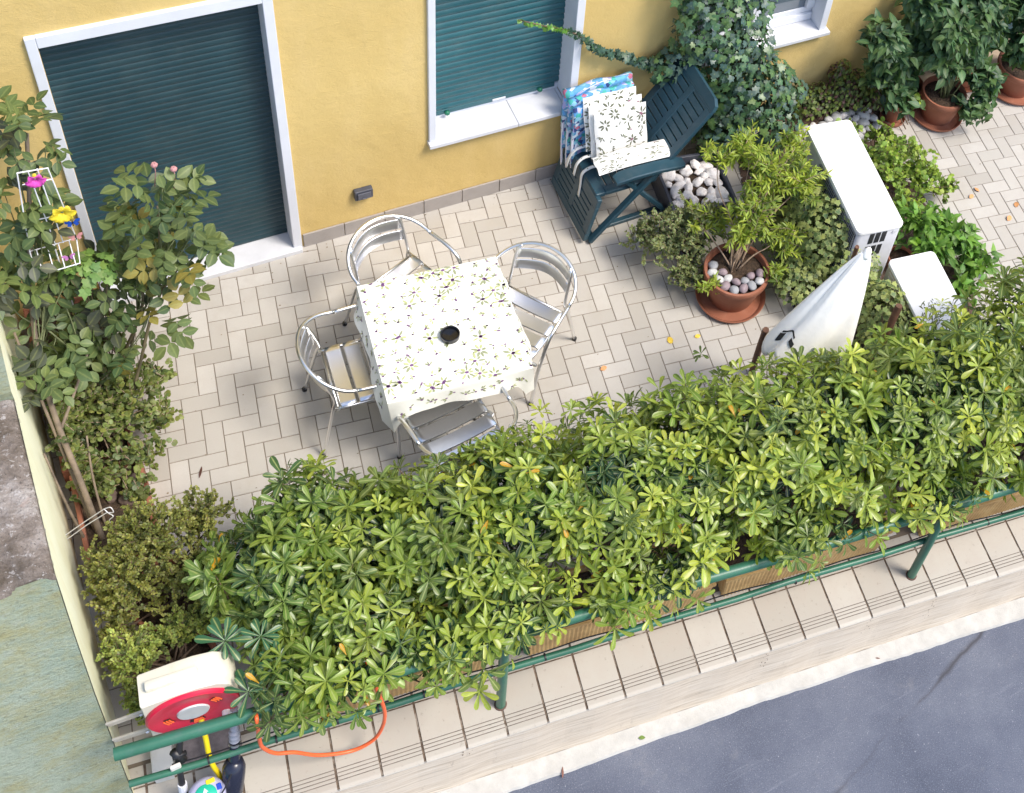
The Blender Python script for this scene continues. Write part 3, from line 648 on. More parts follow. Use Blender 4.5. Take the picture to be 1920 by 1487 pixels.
top = [[TC + TR @ Vector(((-1 + 2 * i / NU) * HS, (-1 + 2 * j / NU) * HS, .7515 + .0012 * math.sin(i * .9) * math.sin(j * .7 + i * .2) + .0022 * (max(0, 1 - abs(i - NU / 2)) + max(0, 1 - abs(j - NU / 2)) + .6 * max(0, 1 - abs(i - NU / 4))) - (.0035 if i in (0, NU) or j in (0, NU) else 0))) for i in range(NU + 1)] for j in range(NU + 1)]
mb.sheet(top)
rows = [[skirt(8 * k / n, h) for k in range(n + 1)] for h in (0, .06, .15, .25, .38, .5, .62, .75, .88, 1)]
mb.sheet(rows[::-1])
Ft = lambda u, v: TC + TR @ Vector((max(-HS, min(HS, u)), max(-HS, min(HS, v)), .7545))
pl = []
for _ in range(9000):
    u, v = random.uniform(-.395, .395), random.uniform(-.395, .395)
    if all((u - a) ** 2 + (v - b) ** 2 > .062 ** 2 for a, b in pl): pl.append((u, v))
    if len(pl) > 130: break
for q, (u, v) in enumerate(pl): sprig(mb, Ft, u, v, .052 if q % 4 == 0 else .033, random.uniform(0, 6.28), (1, 2, 3), q % 4 == 0)
for k in range(64):
    s0 = 8 * (k + random.random() * .6) / 64; h0 = random.uniform(.2, .85)
    def Fs(u, v, s0=s0, h0=h0):
        p = skirt((s0 + u / HS) % 8, max(.02, min(.98, h0 + v / .14))); P, N, t = per((s0 + u / HS) % 8); return p + TR @ Vector((N[0], N[1], 0)) * .0025
    if abs((s0 % 2) - 1) < .93: sprig(mb, Fs, 0, 0, .036, random.uniform(0, 6.28), (1, 2, 3), False)
tcl = mb.build('tablecloth', [CLOTH, OL, OL2, PUR], origin=TC + Vector((0, 0, .75)), auto=50)
tag(tcl, 'ivory tablecloth printed with olive sprigs, draped over the square table', 'tablecloth')
asx = Vector((1.105, -1.462, .7565)); ash = thing('ashtray', 'round black ashtray on the floral tablecloth', 'ashtray', asx)
mb = MB(); mb.lathe([(.0, .0), (.050, .0), (.054, .004), (.054, .030), (.050, .033), (.046, .030), (.043, .014), (.0, .010)], 36, c=asx); mb.build('bowl', mat('gloss_black', (.008, .008, .009), .15, var=.05), ash, auto=40)

# ------------------------------------------------------------------ aluminium armchairs
def make_chair():
    t = thing('aluminium_armchair', 'x', 'chair', (0, 0, 0))
    r = .0115
    # front legs + arm hoop: one tube. faces +y, seat centre at origin
    for sx in (-1, 1):
        mb = MB(); mb.tube([(sx * .245, .225, .0), (sx * .255, .20, .30), (sx * .272, .175, .50), (sx * .279, .13, .625), (sx * .279, .04, .665), (sx * .272, -.10, .672)], r, 10, smooth=6); mb.build('front_leg', ALUT, t, smooth=True)
        mb = MB(); mb.tube([(sx * .235, -.315, .0), (sx * .205, -.235, .40), (sx * .19, -.215, .50), (sx * .185, -.262, .71), (sx * .165, -.29, .755)], .0095, 10, smooth=6); mb.build('back_leg', ALUT, t, smooth=True)
    mb = MB(); P = [Vector((.272 * math.cos(a), -.10 - .245 * max(0, math.sin(a)) ** .9, .672 + .105 * max(0, math.sin(a)) ** 1.2)) for a in [PI * k / 16 for k in range(17)]]
    mb.tube(P, r, 10, smooth=3); mb.build('arm_hoop', ALUT, t, smooth=True)
    mb = MB()
    for sx in (-1, 1): mb.tube([(sx * .20, .20, .425), (sx * .205, .0, .42), (sx * .20, -.22, .425)], .009, 8, smooth=3)
    mb.tube([(-.25, .205, .415), (.25, .205, .415)], .009, 8); mb.tube([(-.205, -.2, .41), (.205, -.2, .41)], .009, 8); mb.build('seat_frame', ALUT, t, smooth=True)
    for k in range(4):
        y0 = .215 - k * .104; rows = []
        for yy, dz in ((y0, -.006), (y0 - .004, 0), (y0 - .084, 0), (y0 - .088, -.006)): rows.append([(-.205 + .41 * q / 12, yy, .438 + dz - .016 * math.sin(PI * q / 12)) for q in range(13)])
        mb = MB(); mb.sheet(rows); mb.build('seat_slat', ALUM, t, auto=40, solid=.003)
    for k in range(2):
        z0 = .735 - k * .092; rows = []
        for dz, dy in ((0, -.004), (-.004, 0), (-.074, .012), (-.078, .008)): rows.append([(-.185 + .37 * q / 14, -.262 - .072 * math.sin(PI * q / 14) + dy + (.018 * k), z0 + dz) for q in range(15)])
        mb = MB(); mb.sheet(rows[::-1]); mb.build('back_slat', ALUM, t, auto=40, solid=.003)
    for x, y in ((-.245, .225), (.245, .225), (-.235, -.315), (.235, -.315)):
        mb = MB(); mb.lathe([(.0, 0), (.014, 0), (.014, .02), (.0, .02)], 10, c=(x, y, 0)); mb.build('foot_cap', BK, t)
    return t
ch = make_chair()
chairs = [((1.06, -.87), (.40, -.92), 'aluminium armchair at the house side of the table, bent arm tube towards the wall'), ((1.585, -1.31), (-.80, -.60), 'aluminium armchair at the right corner of the table, facing the ashtray'),
          ((.67, -1.29), (1.0, -.06), 'aluminium armchair on the left of the table, nearest the big shuttered door'), ((1.0, -1.865), (-.13, .99), 'aluminium armchair on the hedge side of the table, half hidden by leaves')]
for i, ((x, y), (fx, fy), lab) in enumerate(chairs):
    c = ch if i == 0 else copy_tree(ch); c.location = (x, y, 0); c.rotation_euler = (0, 0, math.atan2(-fx, fy)); tag(c, lab, 'chair', 'aluminium chairs round the table')

# ------------------------------------------------------------------ green recliner
GC = mat('dark_teal_resin', (.020, .060, .085), .38, var=.12, scale=5, bump=.08, bs=120, dirt=(.07, .10, .12), dscale=18, damt=.4)
rc = thing('reclining_chair', 'dark green plastic folding recliner with slotted back and hanging footrest, against the wall', 'chair', (2.75, -.34, 0))
def slotted(o, du, dv, W_, H_, th, rows_, parent, name, topround=0):
    """panel from origin o, width along du, length along dv; cross slats between three rails"""
    o, du, dv = Vector(o), Vector(du).normalized(), Vector(dv).normalized(); nn = du.cross(dv).normalized(); mb = MB()
    T = Matrix(((du.x, dv.x, nn.x, o.x), (du.y, dv.y, nn.y, o.y), (du.z, dv.z, nn.z, o.z), (0, 0, 0, 1)))
    rw_ = .062; mid = .055
    m0, m1 = .07, H_ - .085
    for x0, x1 in ((0, rw_), (W_ / 2 - mid / 2, W_ / 2 + mid / 2), (W_ - rw_, W_)): mb.rbox((x0, m0 - .001, -th / 2), (x1, m1 + .001, th / 2), .006, T=T)
    mb.rbox((0, 0, -th / 2 - .003), (W_, m0, th / 2 + .003), .008, T=T)
    if topround:
        q = topround; mb.rbox((0, m1, -th / 2), (W_, H_ - q, th / 2), .006, T=T)
        pts = [(0, H_ - q), (W_, H_ - q), (W_ - .01, H_ - q * .4), (W_ - .06, H_), (.06, H_), (.01, H_ - q * .4)]
        vs = [T @ Vector((x, y, z)) for z in (-th / 2, th / 2) for x, y in pts]; mb.add(vs, [(5, 4, 3, 2, 1, 0), (6, 7, 8, 9, 10, 11)] + [(i, (i + 1) % 6, 6 + (i + 1) % 6, 6 + i) for i in range(6)])
    else: mb.rbox((0, m1, -th / 2 - .003), (W_, H_, th / 2 + .003), .008, T=T)
    p = (m1 - m0) / rows_
    for k in range(rows_ + 1):
        for x0, x1 in ((rw_ - .004, W_ / 2 - mid / 2 + .004), (W_ / 2 + mid / 2 - .004, W_ - rw_ + .004)):
            y0 = m0 + k * p + .0045 - p / 2; y1 = y0 + p - .009
            mb.rbox((x0, max(m0 - .004, y0), -th / 2 + .004), (x1, min(m1 + .004, y1), th / 2 - .003), .004, T=T)
    return mb.build(name, GC, parent)
YF, YN = -.10, -.60   # far and near sides
slotted((2.40, YF, .44), (0, -1, 0), (1, 0, 0), .50, .44, .03, 5, rc, 'seat')
slotted((2.335, YF + .02, .04), (0, -1, 0), (.19, 0, .98), .56, .41, .03, 5, rc, 'footrest')
slotted((2.80, YF + .01, .44), (0, -1, 0), (.56, 0, .83), .52, .74, .03, 10, rc, 'backrest', .07)
for i, y in enumerate((YF + .035, YN - .035)):
    mb = MB(); rows = []
    P = [(2.50, .615, .0), (2.54, .63, 0), (2.62, .638, 0), (2.80, .632, 0), (2.96, .610, 0), (3.0, .60, 0)]
    for x, z, _ in P:
        wd = .036 if x > 2.99 or x < 2.51 else .046; rows.append([(x, y - wd, z - .024), (x, y - wd, z), (x, y - wd + .006, z + .006), (x, y + wd - .006, z + .006), (x, y + wd, z), (x, y + wd, z - .024), (x, y - wd, z - .024)])
    mb.sheet(rows[::-1]); mb.add(rows[0][:6], [(0, 1, 2, 3, 4, 5)]); mb.add(rows[-1][:6], [(5, 4, 3, 2, 1, 0)]); mb.build('armrest', GC, rc, auto=40)
    mb = MB(); mb.bar((2.37, y, .02), (2.83, y, .61), .03, .045, up=(0, 1, 0), r=.006); mb.build('leg', GC, rc)
    mb = MB(); mb.bar((2.55, y + (.032 if i == 0 else .032), .60), (2.98, y + (.032), .02), .03, .045, up=(0, 1, 0), r=.006); mb.build('leg', GC, rc)
mb = MB(); mb.bar((2.39, YF + .04, .035), (2.39, YN - .04, .035), .04, .03, r=.006); mb.build('floor_bar', GC, rc)
mb = MB(); mb.bar((2.50, YN + .05, .02), (2.95, YN + .06, .02), .04, .03, r=.006); mb.build('side_foot', GC, rc)
# cushions
CU = mat('white_cushion_cotton', (.80, .80, .77), .8, var=.04, scale=5, bump=.25, bs=18, bd=.012); LG = mat('dark_olive_print', (.13, .14, .09), .8, var=.3, scale=20); LG2 = mat('grey_green_print', (.17, .19, .12), .8, var=.3, scale=20); RP = mat('plum_print', (.26, .12, .17), .8, var=.3, scale=20)
def cushion(c, u, v, W_, H_, th, label, ties, sag=0.):
    u, v, c = Vector(u).normalized(), Vector(v).normalized(), Vector(c); nn = u.cross(v).normalized(); n = 18
    t = thing('seat_cushion', label, 'cushion', c, 'floral seat cushions on the recliner')
    def F(a, b, side=1, off=0.):
        e = (1 - abs(a) ** 6) * (1 - abs(b) ** 6); e = max(0, e) ** .35; puff = .35 + .65 * (math.cos(a * 1.35) * math.cos(b * 1.35))
        but = sum(math.exp(-((a - x) ** 2 + (b - y) ** 2) / .03) for x in (-.4, .4) for y in (-.4, .4))
        h = th / 2 * e * (puff - .28 * but) * side
        edge = 1 - .012 * math.sin(a * b * 5)
        return c + u * (a * W_ / 2 * edge) + v * (b * H_ / 2 * edge) + nn * (h + side * off) + Vector((0, 0, -sag * (a * a)))
    mb = MB()
    for side in (1, -1):
        rows = [[F(-1 + 2 * i / n, -1 + 2 * j / n, side) for i in range(n + 1)] for j in range(n + 1)]
        if side < 0: rows = rows[::-1]
        mb.sheet(rows)
        pts = []
        for _ in range(900):
            a, b = random.uniform(-.9, .9), random.uniform(-.9, .9)
            if all((a - x) ** 2 + (b - y) ** 2 > .34 ** 2 for x, y in pts): pts.append((a, b))
        for q, (a, b) in enumerate(pts):
            sprig(mb, lambda uu, vv: F(max(-.99, min(.99, uu)), max(-.99, min(.99, vv)), side, .002), a, b, .26 if q % 3 == 0 else .18, random.uniform(0, 6.28), (1, 1, 3) if random.random() < .3 else (1, 2, 1), q % 3 == 0, random.random() < .3)
    mb.build('cover', [CU, LG, LG2, RP], t, smooth=True)
    for P in ties:
        rows = [[Vector(p) + Vector((0, .011, .0)), Vector(p) + Vector((0, .004, .004)), Vector(p) - Vector((0, .004, -.003)), Vector(p) - Vector((0, .011, .0))] for p in catmull([Vector(q) for q in P], 6)[0]]
        mb = MB(); mb.sheet(rows)
        for q in rows[::4]:
            if random.random() < .8: mb.add([q[1] + Vector((0, 0, .003)), q[2] + Vector((0, 0, .003)), q[2] + Vector((.008, 0, .002)), q[1] + Vector((.008, .003, .002))], [(0, 1, 2, 3)], 1)
        mb.build('tie', [CU, LG], t, solid=.006, auto=60)
cushion((2.665, -.350, .70), (1, -.06, 0), (-.02, .28, .96), .36, .42, .055, 'floral cushion standing foremost of three on the green recliner', [[(2.50, -.42, .52), (2.44, -.40, .50), (2.385, -.40, .46), (2.375, -.41, .36), (2.365, -.42, .26)]])
cushion((2.650, -.300, .725), (1, -.05, 0), (-.02, .28, .96), .37, .42, .05, 'floral cushion standing in the middle of three on the green recliner', [[(2.50, -.34, .54), (2.43, -.32, .52), (2.38, -.32, .47), (2.36, -.33, .38)]])
cushion((2.63, -.250, .755), (1, -.04, 0), (-.02, .28, .96), .37, .42, .05, 'floral cushion standing rearmost of three on the green recliner', [[(2.50, -.26, .55), (2.42, -.24, .53), (2.37, -.23, .46), (2.35, -.23, .36)]])
cushion((2.70, -.505, .640), (1, -.06, .05), (0.03, 1, .10), .54, .145, .065, 'floral cushion lying flat on the seat of the green recliner, beside the near armrest', [], .015)

# ------------------------------------------------------------------ folded blue chairs behind the recliner
def blue_fab():
    m = NT('blue_floral_cloth'); m.set(rough=.75)
    v = m.n('ShaderNodeTexVoronoi'); v.inputs['Scale'].default_value = 34; m.l(m.coord(), v.inputs['Vector'])
    sp = m.n('ShaderNodeSeparateColor'); m.l(v.outputs['Color'], sp.inputs[0])
    c = m.ramp(sp.outputs[0], [(0, (.10, .30, .52)), (.26, (.22, .48, .62)), (.42, (.06, .40, .36)), (.52, (.12, .38, .74)), (.64, (.62, .72, .82)), (.80, (.40, .40, .70)), (.90, (.45, .14, .22)), (.94, (.03, .06, .20))], 'CONSTANT')
    m.l(c, m.b.inputs['Base Color']); return m.m
BF = blue_fab(); WT = mat('white_enamel_tube', (.72, .73, .82), .35, var=.05)
fl = ['folded blue floral lounger leaning flat against the yellow wall, behind the others', 'folded blue floral lounger between two others, under the window sill', 'folded blue floral lounger nearest the green recliner']
for k in range(3):
    y0 = -.07 - .055 * k; x0 = 2.375 + .012 * k; x1 = 2.83 - .01 * k; zt = .93 - .035 * k
    t = thing('folded_lounger', fl[k], 'lounger', (2.6, y0, 0), 'folded blue loungers against the wall')
    mb = MB(); lean = .05
    mb.tube([(x0 + .03, y0 - lean, .012), (x0 - .005, y0 - lean, .25), (x0 - .012, y0 - .03, .6), (x0 + .015, y0, zt - .08), (x0 + .05, y0, zt), (x1 - .05, y0, zt + .01), (x1, y0, zt - .05), (x1 + .01, y0 - .03, .5), (x1 - .03, y0 - lean, .012)], .0095, 8, smooth=5); mb.build('frame', WT, t, smooth=True)
    mb = MB(); rows = []
    for j in range(15):
        q = j / 14; z = zt + .012 - q * .52; yy = y0 - .004 - lean * q * .6 - .006 * math.sin(q * 9); rows.append([(x0 - .016 + (x1 - x0 + .03) * i / 12, yy - .014 - .008 * math.sin(i * .9 + k) + .004 * math.cos(q * 20 + i), z + .014 * math.sin(i / 12 * PI)) for i in range(13)])
    back = [[(p[0], p[1] + .03, p[2]) for p in r_] for r_ in rows[:6]]
    mb.sheet(rows); mb.sheet((back[::-1] + rows[:1])); 
    for r_ in (0, 12):
        mb.sheet([[rw__[r_] for rw__ in rows], [(rw__[r_][0], rw__[r_][1] + .028, rw__[r_][2]) for rw__ in rows]])
    mb.build('cloth', BF, t, smooth=True, solid=.003)
    if k == 0:
        mb = MB(); mb.tube([(2.45, -.10, .90), (2.52, -.11, .955), (2.62, -.11, .985), (2.68, -.10, .97)], .003, 6, smooth=5); mb.build('wire_handle', WT, t, smooth=True)

# ------------------------------------------------------------------ outdoor units
ACW = mat('white_enamel_casing', (.86, .87, .88), .35, var=.02, scale=3, dirt=(.6, .6, .6), dscale=9, damt=.12); ACS = mat('shaded_white_casing', (.62, .64, .70), .45, var=.05, scale=3, dirt=(.4, .42, .45), dscale=9, damt=.25); DK = mat('dark_coil', (.02, .022, .028), .6, var=.3, scale=60)  # ACS: shade on the white unit's sides is put into a greyer colour
def rprism(mb, x, y, z0, z1, r, T, e=.006):
    pts = []
    for cx, cy, a0 in ((x - r, y - r, 0), (-x + r, y - r, 90), (-x + r, -y + r, 180), (x - r, -y + r, 270)):
        for k in range(7): a = math.radians(a0 + 15 * k); pts.append((cx, cy, math.cos(a), math.sin(a)))
    n = len(pts); rows = [(r - .001, z0), (r, z0 + .001), (r, z1 - e), (r - e * .3, z1 - e * .3), (r - e, z1)]
    vs = [T @ Vector((cx + c * q, cy + s__ * q, z)) for q, z in rows for cx, cy, c, s__ in pts]
    fs = [(k * n + i, k * n + (i + 1) % n, (k + 1) * n + (i + 1) % n, (k + 1) * n + i) for k in range(len(rows) - 1) for i in range(n)] + [tuple(reversed(range(n))), tuple(range((len(rows) - 1) * n, len(rows) * n))]
    mb.add(vs, fs)
AM = Matrix.Translation((3.925, -1.270, 0)) @ Matrix.Rotation(-.137, 4, 'Z')
ac = thing('outdoor_unit', 'tall white air conditioner outdoor unit with slotted end, ivy growing against it', 'air conditioner', (3.925, -1.27, 0))
mb = MB(); rprism(mb, .160, .462, .10, .777, .03, AM); mb.build('casing', ACS, ac, auto=40)
mb = MB(); rprism(mb, .168, .470, .772, .800, .035, AM); mb.build('top_cover', ACW, ac, auto=40)
mb = MB()
for r_ in range(2):
    for k in range(3): mb.rbox((-.066 + k * .044 + r_ * -.004, -.4655, .70 - r_ * .135 - .05), (-.032 + k * .044 + r_ * -.004, -.4600, .70 - r_ * .135 + .055), .002, T=AM)
mb.build('end_grille', DK, ac)
mb = MB(); mb.lathe([(0, 0), (.016, 0), (.016, .004), (0, .004)], 16, T=AM @ Matrix.Translation((.11, -.4625, .735)) @ Matrix.Rotation(PI / 2, 4, 'X')); mb.build('cap', WHITE, ac)
mb = MB(); mb.box((-.1635, -.44, .13), (-.1605, .17, .745), T=AM); cg = mb.build('coil', DK, ac)
mb = MB()
for k in range(24): mb.box((-.169, -.44, .14 + k * .0262), (-.1645, .17, .1445 + k * .0262), T=AM)
for k in range(8): mb.box((-.173, -.44 + k * .087, .13), (-.1695, -.435 + k * .087, .75), T=AM)
mb.build('coil_guard', mat('grey_wire', (.25, .26, .28), .5), cg)
for yy in (-.36, .36):
    mb = MB(); mb.rbox((-.18, yy - .03, .0), (.18, yy + .03, .099), .006, T=AM); mb.build('foot', mat('grey_rubber', (.1, .1, .1), .8), ac)
AM2 = Matrix.Translation((4.008, -2.255, 0)) @ Matrix.Rotation(-.1337, 4, 'Z')
ac2 = thing('outdoor_unit', 'lower cream air conditioner outdoor unit whose near end is buried in the hedge', 'air conditioner', (4.008, -2.255, 0))
ACB = mat('aged_cream_casing', (.55, .47, .36), .5, var=.08, scale=4, dirt=(.4, .32, .22), dscale=6, damt=.4)
mb = MB(); mb.rbox((-.160, -.375, .06), (.160, .375, .577), .010, T=AM2); mb.build('casing', ACB, ac2, auto=40)
mb = MB(); rprism(mb, .171, .383, .572, .600, .035, AM2); mb.build('top_cover', ACW, ac2, auto=40)
mb = MB()
for k in range(3): mb.rbox((-.1655, .07 - k * .0, .525 - k * .045), (-.1605, .33, .538 - k * .045), .002, T=AM2)
mb.build('vent_slot', mat('lit_cream_slot', (.75, .70, .6), .5), ac2)  # light on the slots is put into a paler cream
mb = MB(); mb.box((-.1635, -.36, .09), (-.1605, .03, .55), T=AM2); mb.build('coil', DK, ac2)
mb = MB(); mb.rbox((-.17, -.3, .0), (.17, -.24, .059), .006, T=AM2); mb.rbox((-.17, .24, .0), (.17, .3, .059), .006, T=AM2); mb.build('foot', mat('grey_rubber', (.1, .1, .1), .8), ac2)

# ------------------------------------------------------------------ closed parasol
pa = thing('closed_parasol', 'closed white canvas parasol leaning up out of the hedge beside the outdoor units', 'parasol', (2.84, -2.55, 0))
CANV = mat('white_canvas', (.90, .88, .84), .85, var=.04, scale=3, bump=.3, bs=30, bd=.006, dirt=(.62, .56, .46), dscale=2.2, damt=.35)
apx = Vector((3.145, -2.355, 1.68)); foot = Vector((2.72, -2.52, .0)); axd = (apx - foot).normalized()
dirp = (Vector((2.90, -2.39, .86)) - apx); Lp = dirp.length; dirp.normalize(); ex = dirp.orthogonal().normalized(); ex = Vector((.79, -.30, .2)); ex = (ex - dirp * ex.dot(dirp)).normalized(); ey = dirp.cross(ex)
mb = MB(); rows = []; nseg = 72
for j in range(29):
    q = j / 28; r_ = .020 + .235 * (q ** .82); row = []
    for i in range(nseg + 1):
        a = 2 * PI * i / nseg; fold = (.5 + .5 * math.cos(a * 4 + 1.1 * math.sin(q * 3) + .6)) ** 2.2; fine = .05 * math.sin(a * 17 + q * 2) * (1 - q) ** 2
        rr = r_ * (.86 + .20 * (1 - fold) + fine); flat = .50
        sag = .10 * q * math.cos(a * 2 + .6) * .3
        row.append(apx + dirp * (q * Lp * (1 + .06 * math.cos(a * 6) * q) + sag) + ex * math.cos(a) * rr * 1.0 + ey * math.sin(a) * rr * flat)
    rows.append(row)
mb.sheet(rows); mb.build('canopy', CANV, pa, smooth=True, solid=.004)
mb = MB(); mb.lathe([(0, .035), (.012, .03), (.022, .01), (.026, -.02), (.024, -.04)], 16, T=Matrix.Translation(apx) @ dirp.to_track_quat('-Z', 'Y').to_matrix().to_4x4()); mb.build('top_cap', CANV, pa, smooth=True)
ce = apx + dirp * (Lp * .96)
mb = MB(); mb.tube([apx + dirp * .05, ce, ce + dirp * .35], .019, 12); mb.build('pole', mat('dark_wood_pole', (.10, .055, .03), .6, var=.3, scale=12), pa)
pb_ = ce + dirp * .35
def psurf(q, a, off=.006):
    r_ = .020 + .235 * (q ** .82); fold = (.5 + .5 * math.cos(a * 4 + 1.1 * math.sin(q * 3) + .6)) ** 2.2; rr = r_ * (.86 + .20 * (1 - fold)) + off
    return apx + dirp * (q * Lp * (1 + .06 * math.cos(a * 6) * q) + .10 * q * math.cos(a * 2 + .6) * .3) + ex * math.cos(a) * rr + ey * math.sin(a) * (rr * .5 + off)
mb = MB()
for q0, q1, b0, b1 in ((.765, .782, 3.05, 2.35), (.788, .860, 3.08, 2.90), (.795, .835, 2.45, 2.25)): mb.sheet([[psurf(q0 + (q1 - q0) * i / 6, b0 + (b1 - b0) * j / 6) for j in range(7)] for i in range(7)])
mb.build('printed_stripe', mat('black_print', (.02, .02, .022), .8), pa)
mb = MB(); mb.tube([pb_, pb_ + Vector((0, 0, -(pb_.z - .06)))], .024, 12); mb.lathe([(.0, 0), (.20, 0), (.20, .05), (.03, .07), (.0, .07)], 24, c=(pb_.x, pb_.y, .001)); mb.build('base', mat('concrete_base', (.3, .3, .29), .9), pa, auto=40)
# wooden stakes
WOOD = mat('weathered_wood', (.15, .075, .045), .8, var=.35, scale=14, bump=.4, bs=40)
for p, q, r0, lab in (((3.70, -1.74, .25), (3.56, -1.87, .92), .015, 'rough wooden stake poking out of the ivy behind the parasol tip'), ((3.47, -2.44, .25), (3.565, -2.36, .93), .024, 'thick brown wooden stake between parasol and small outdoor unit'), ((2.93, -1.965, .0), (2.855, -2.06, .66), .022, 'dark wooden stake on the tiles left of the parasol hem')):
    mb = MB(); p, q = Vector(p), Vector(q); mb.tube([p, p.lerp(q, .5) + rv() * .008, q - (q - p).normalized() * .02, q], [r0, r0 * .95, r0, r0 * .7], 8, smooth=3)
    tag(mb.build('wooden_stake', WOOD, origin=p, auto=50), lab, 'stake', 'wooden stakes round the parasol')
# ------------------------------------------------------------------ stones
def stone_mesh(k, seed, rough=.18):
    bm = bmesh.new(); bmesh.ops.create_icosphere(bm, subdivisions=3, radius=1)
    for v in bm.verts:
        n_ = mno.noise(v.co * 1.1 + Vector((seed * 7, 0, 0))) * rough * 1.6 + mno.noise(v.co * 2.7 + Vector((0, seed * 5, 0))) * rough * .5; v.co *= 1 + n_
    me = bpy.data.meshes.new('stone'); bm.to_mesh(me); bm.free(); me.polygons.foreach_set('use_smooth', [True] * len(me.polygons)); me.materials.append(k); return me
ST_W = mat('white_marble_pebble', (.97, .89, .86), .8, var=.18, scale=1.2, bump=.3, bs=6, bd=.012, dirt=(.45, .36, .34), dscale=2.2, damt=.5)
ST_G = mat('grey_river_pebble', (.30, .31, .33), .6, var=.2, scale=1, bump=.15, bs=9, bd=.006); ST_P = mat('purple_river_pebble', (.27, .21, .23), .6, var=.2, scale=1, bump=.15, bs=9, bd=.006); ST_B = mat('brown_stone', (.13, .09, .075), .8, var=.3, scale=2); ST_L = mat('pale_river_pebble', (.50, .50, .50), .6, var=.15, scale=1, bump=.2, bs=7, bd=.006)
SMS = {k: [stone_mesh(m_, i + 3 * j, r_) for i in range(3)] for j, (k, m_, r_) in enumerate((('w', ST_W, .22), ('g', ST_G, .08), ('p', ST_P, .08), ('l', ST_L, .1), ('b', ST_B, .2)))}
def stone(kind, p, r, label, group, flat=.75):
    o = bpy.data.objects.new('stone', random.choice(SMS[kind])); COL.objects.link(o); o.location = p; o.scale = (r * random.uniform(.95, 1.25), r * random.uniform(.8, 1), r * flat * random.uniform(.85, 1.1))
    o.rotation_euler = (random.uniform(-.3, .3), random.uniform(-.3, .3), random.uniform(0, 6.28)); tag(o, label, 'stone', group); return o
def pack(poly_test, box_, r0, r1, n):
    out = []
    for _ in range(n * 60):
        x, y = random.uniform(box_[0], box_[1]), random.uniform(box_[2], box_[3]); r = random.uniform(r0, r1)
        if poly_test(x, y, r) and all((x - a) ** 2 + (y - b) ** 2 > (.80 * (r + c)) ** 2 for a, b, c in out): out.append((x, y, r))
        if len(out) >= n: break
    return out
# pebble box
pbx = thing('pebble_box', 'dark grey plastic box full of white stones behind the big terracotta pot', 'planter', (3.19, -.54, 0))
T = Matrix.Translation((3.19, -.545, 0)) @ Matrix.Rotation(-.13, 4, 'Z'); DGP = mat('dark_slate_plastic', (.055, .062, .085), .5, var=.2, scale=6, dirt=(.13, .12, .13), dscale=8)
mb = MB()
for a, b in (((-.235, -.245, .0), (.235, -.222, .21)), ((-.235, .222, .0), (.235, .245, .21)), ((-.235, -.2215, .0), (-.212, .2215, .21)), ((.212, -.2215, .0), (.235, .2215, .21))): mb.rbox(a, b, .005, T=T)
mb.build('walls', DGP, pbx); mb = MB(); mb.box((-.21, -.22, .02), (.21, .22, .135), T=T); mb.build('soil', SOIL, pbx)
for x, y, r in pack(lambda x, y, r: abs(x) < .212 - r * .8 and abs(y) < .222 - r * .8, (-.2, .2, -.21, .21), .030, .052, 46):
    p = T @ Vector((x, y, .150 + random.uniform(0, .022))); stone('w', p, r, 'rough white stone lying in the dark pebble box', 'white stones filling the dark box')
# big terracotta pot with willow-leaved bush
TER = mat('terracotta', (.29, .105, .058), .75, var=.12, scale=5, bump=.15, bs=70, dirt=(.42, .24, .17), dscale=6, damt=.35); TERD = mat('dark_terracotta', (.22, .075, .042), .8, var=.2, scale=6, dirt=(.10, .06, .04), dscale=5, damt=.6)
def pot(parent, c, rb, rt, h, mtl=TER, ribs=True, n=84, soil=True):
    cx, cy = c; mb = MB()
    prof = [(rb * .9, .012), (rb, .014)] + [(rb + (rt - rb) * q, .014 + (h * .80 - .014) * q) for q in (.08, .3, .6, .97)] + [(rt * 1.03, h * .80), (rt * 1.07, h * .84), (rt * 1.08, h * .97), (rt * 1.06, h), (rt * .98, h), (rt * .95, h * .97), (rt * .92, h * .7)]
    mb.lathe(prof, n, c=(cx, cy, 0), ribs=1 if ribs else 0, ramp=.010, rz=(2, 5)); mb.build('pot', mtl, parent, auto=35)
    if soil: mb = MB(); mb.lathe([(.0, h * .86), (rt * .5, h * .87), (rt * .945, h * .83), (rt * .9, h * .7)], 28, c=(cx, cy, 0)); mb.build('soil', SOIL, parent, smooth=True)
def saucer(parent, c, r, mtl=TER):
    mb = MB(); mb.lathe([(.0, .001), (r * .86, .001), (r * .97, .022), (r * 1.0, .040), (r * .985, .044), (r * .95, .040), (r * .86, .012), (.0, .010)], 56, c=(c[0], c[1], 0)); mb.build('saucer', mtl, parent, auto=40)
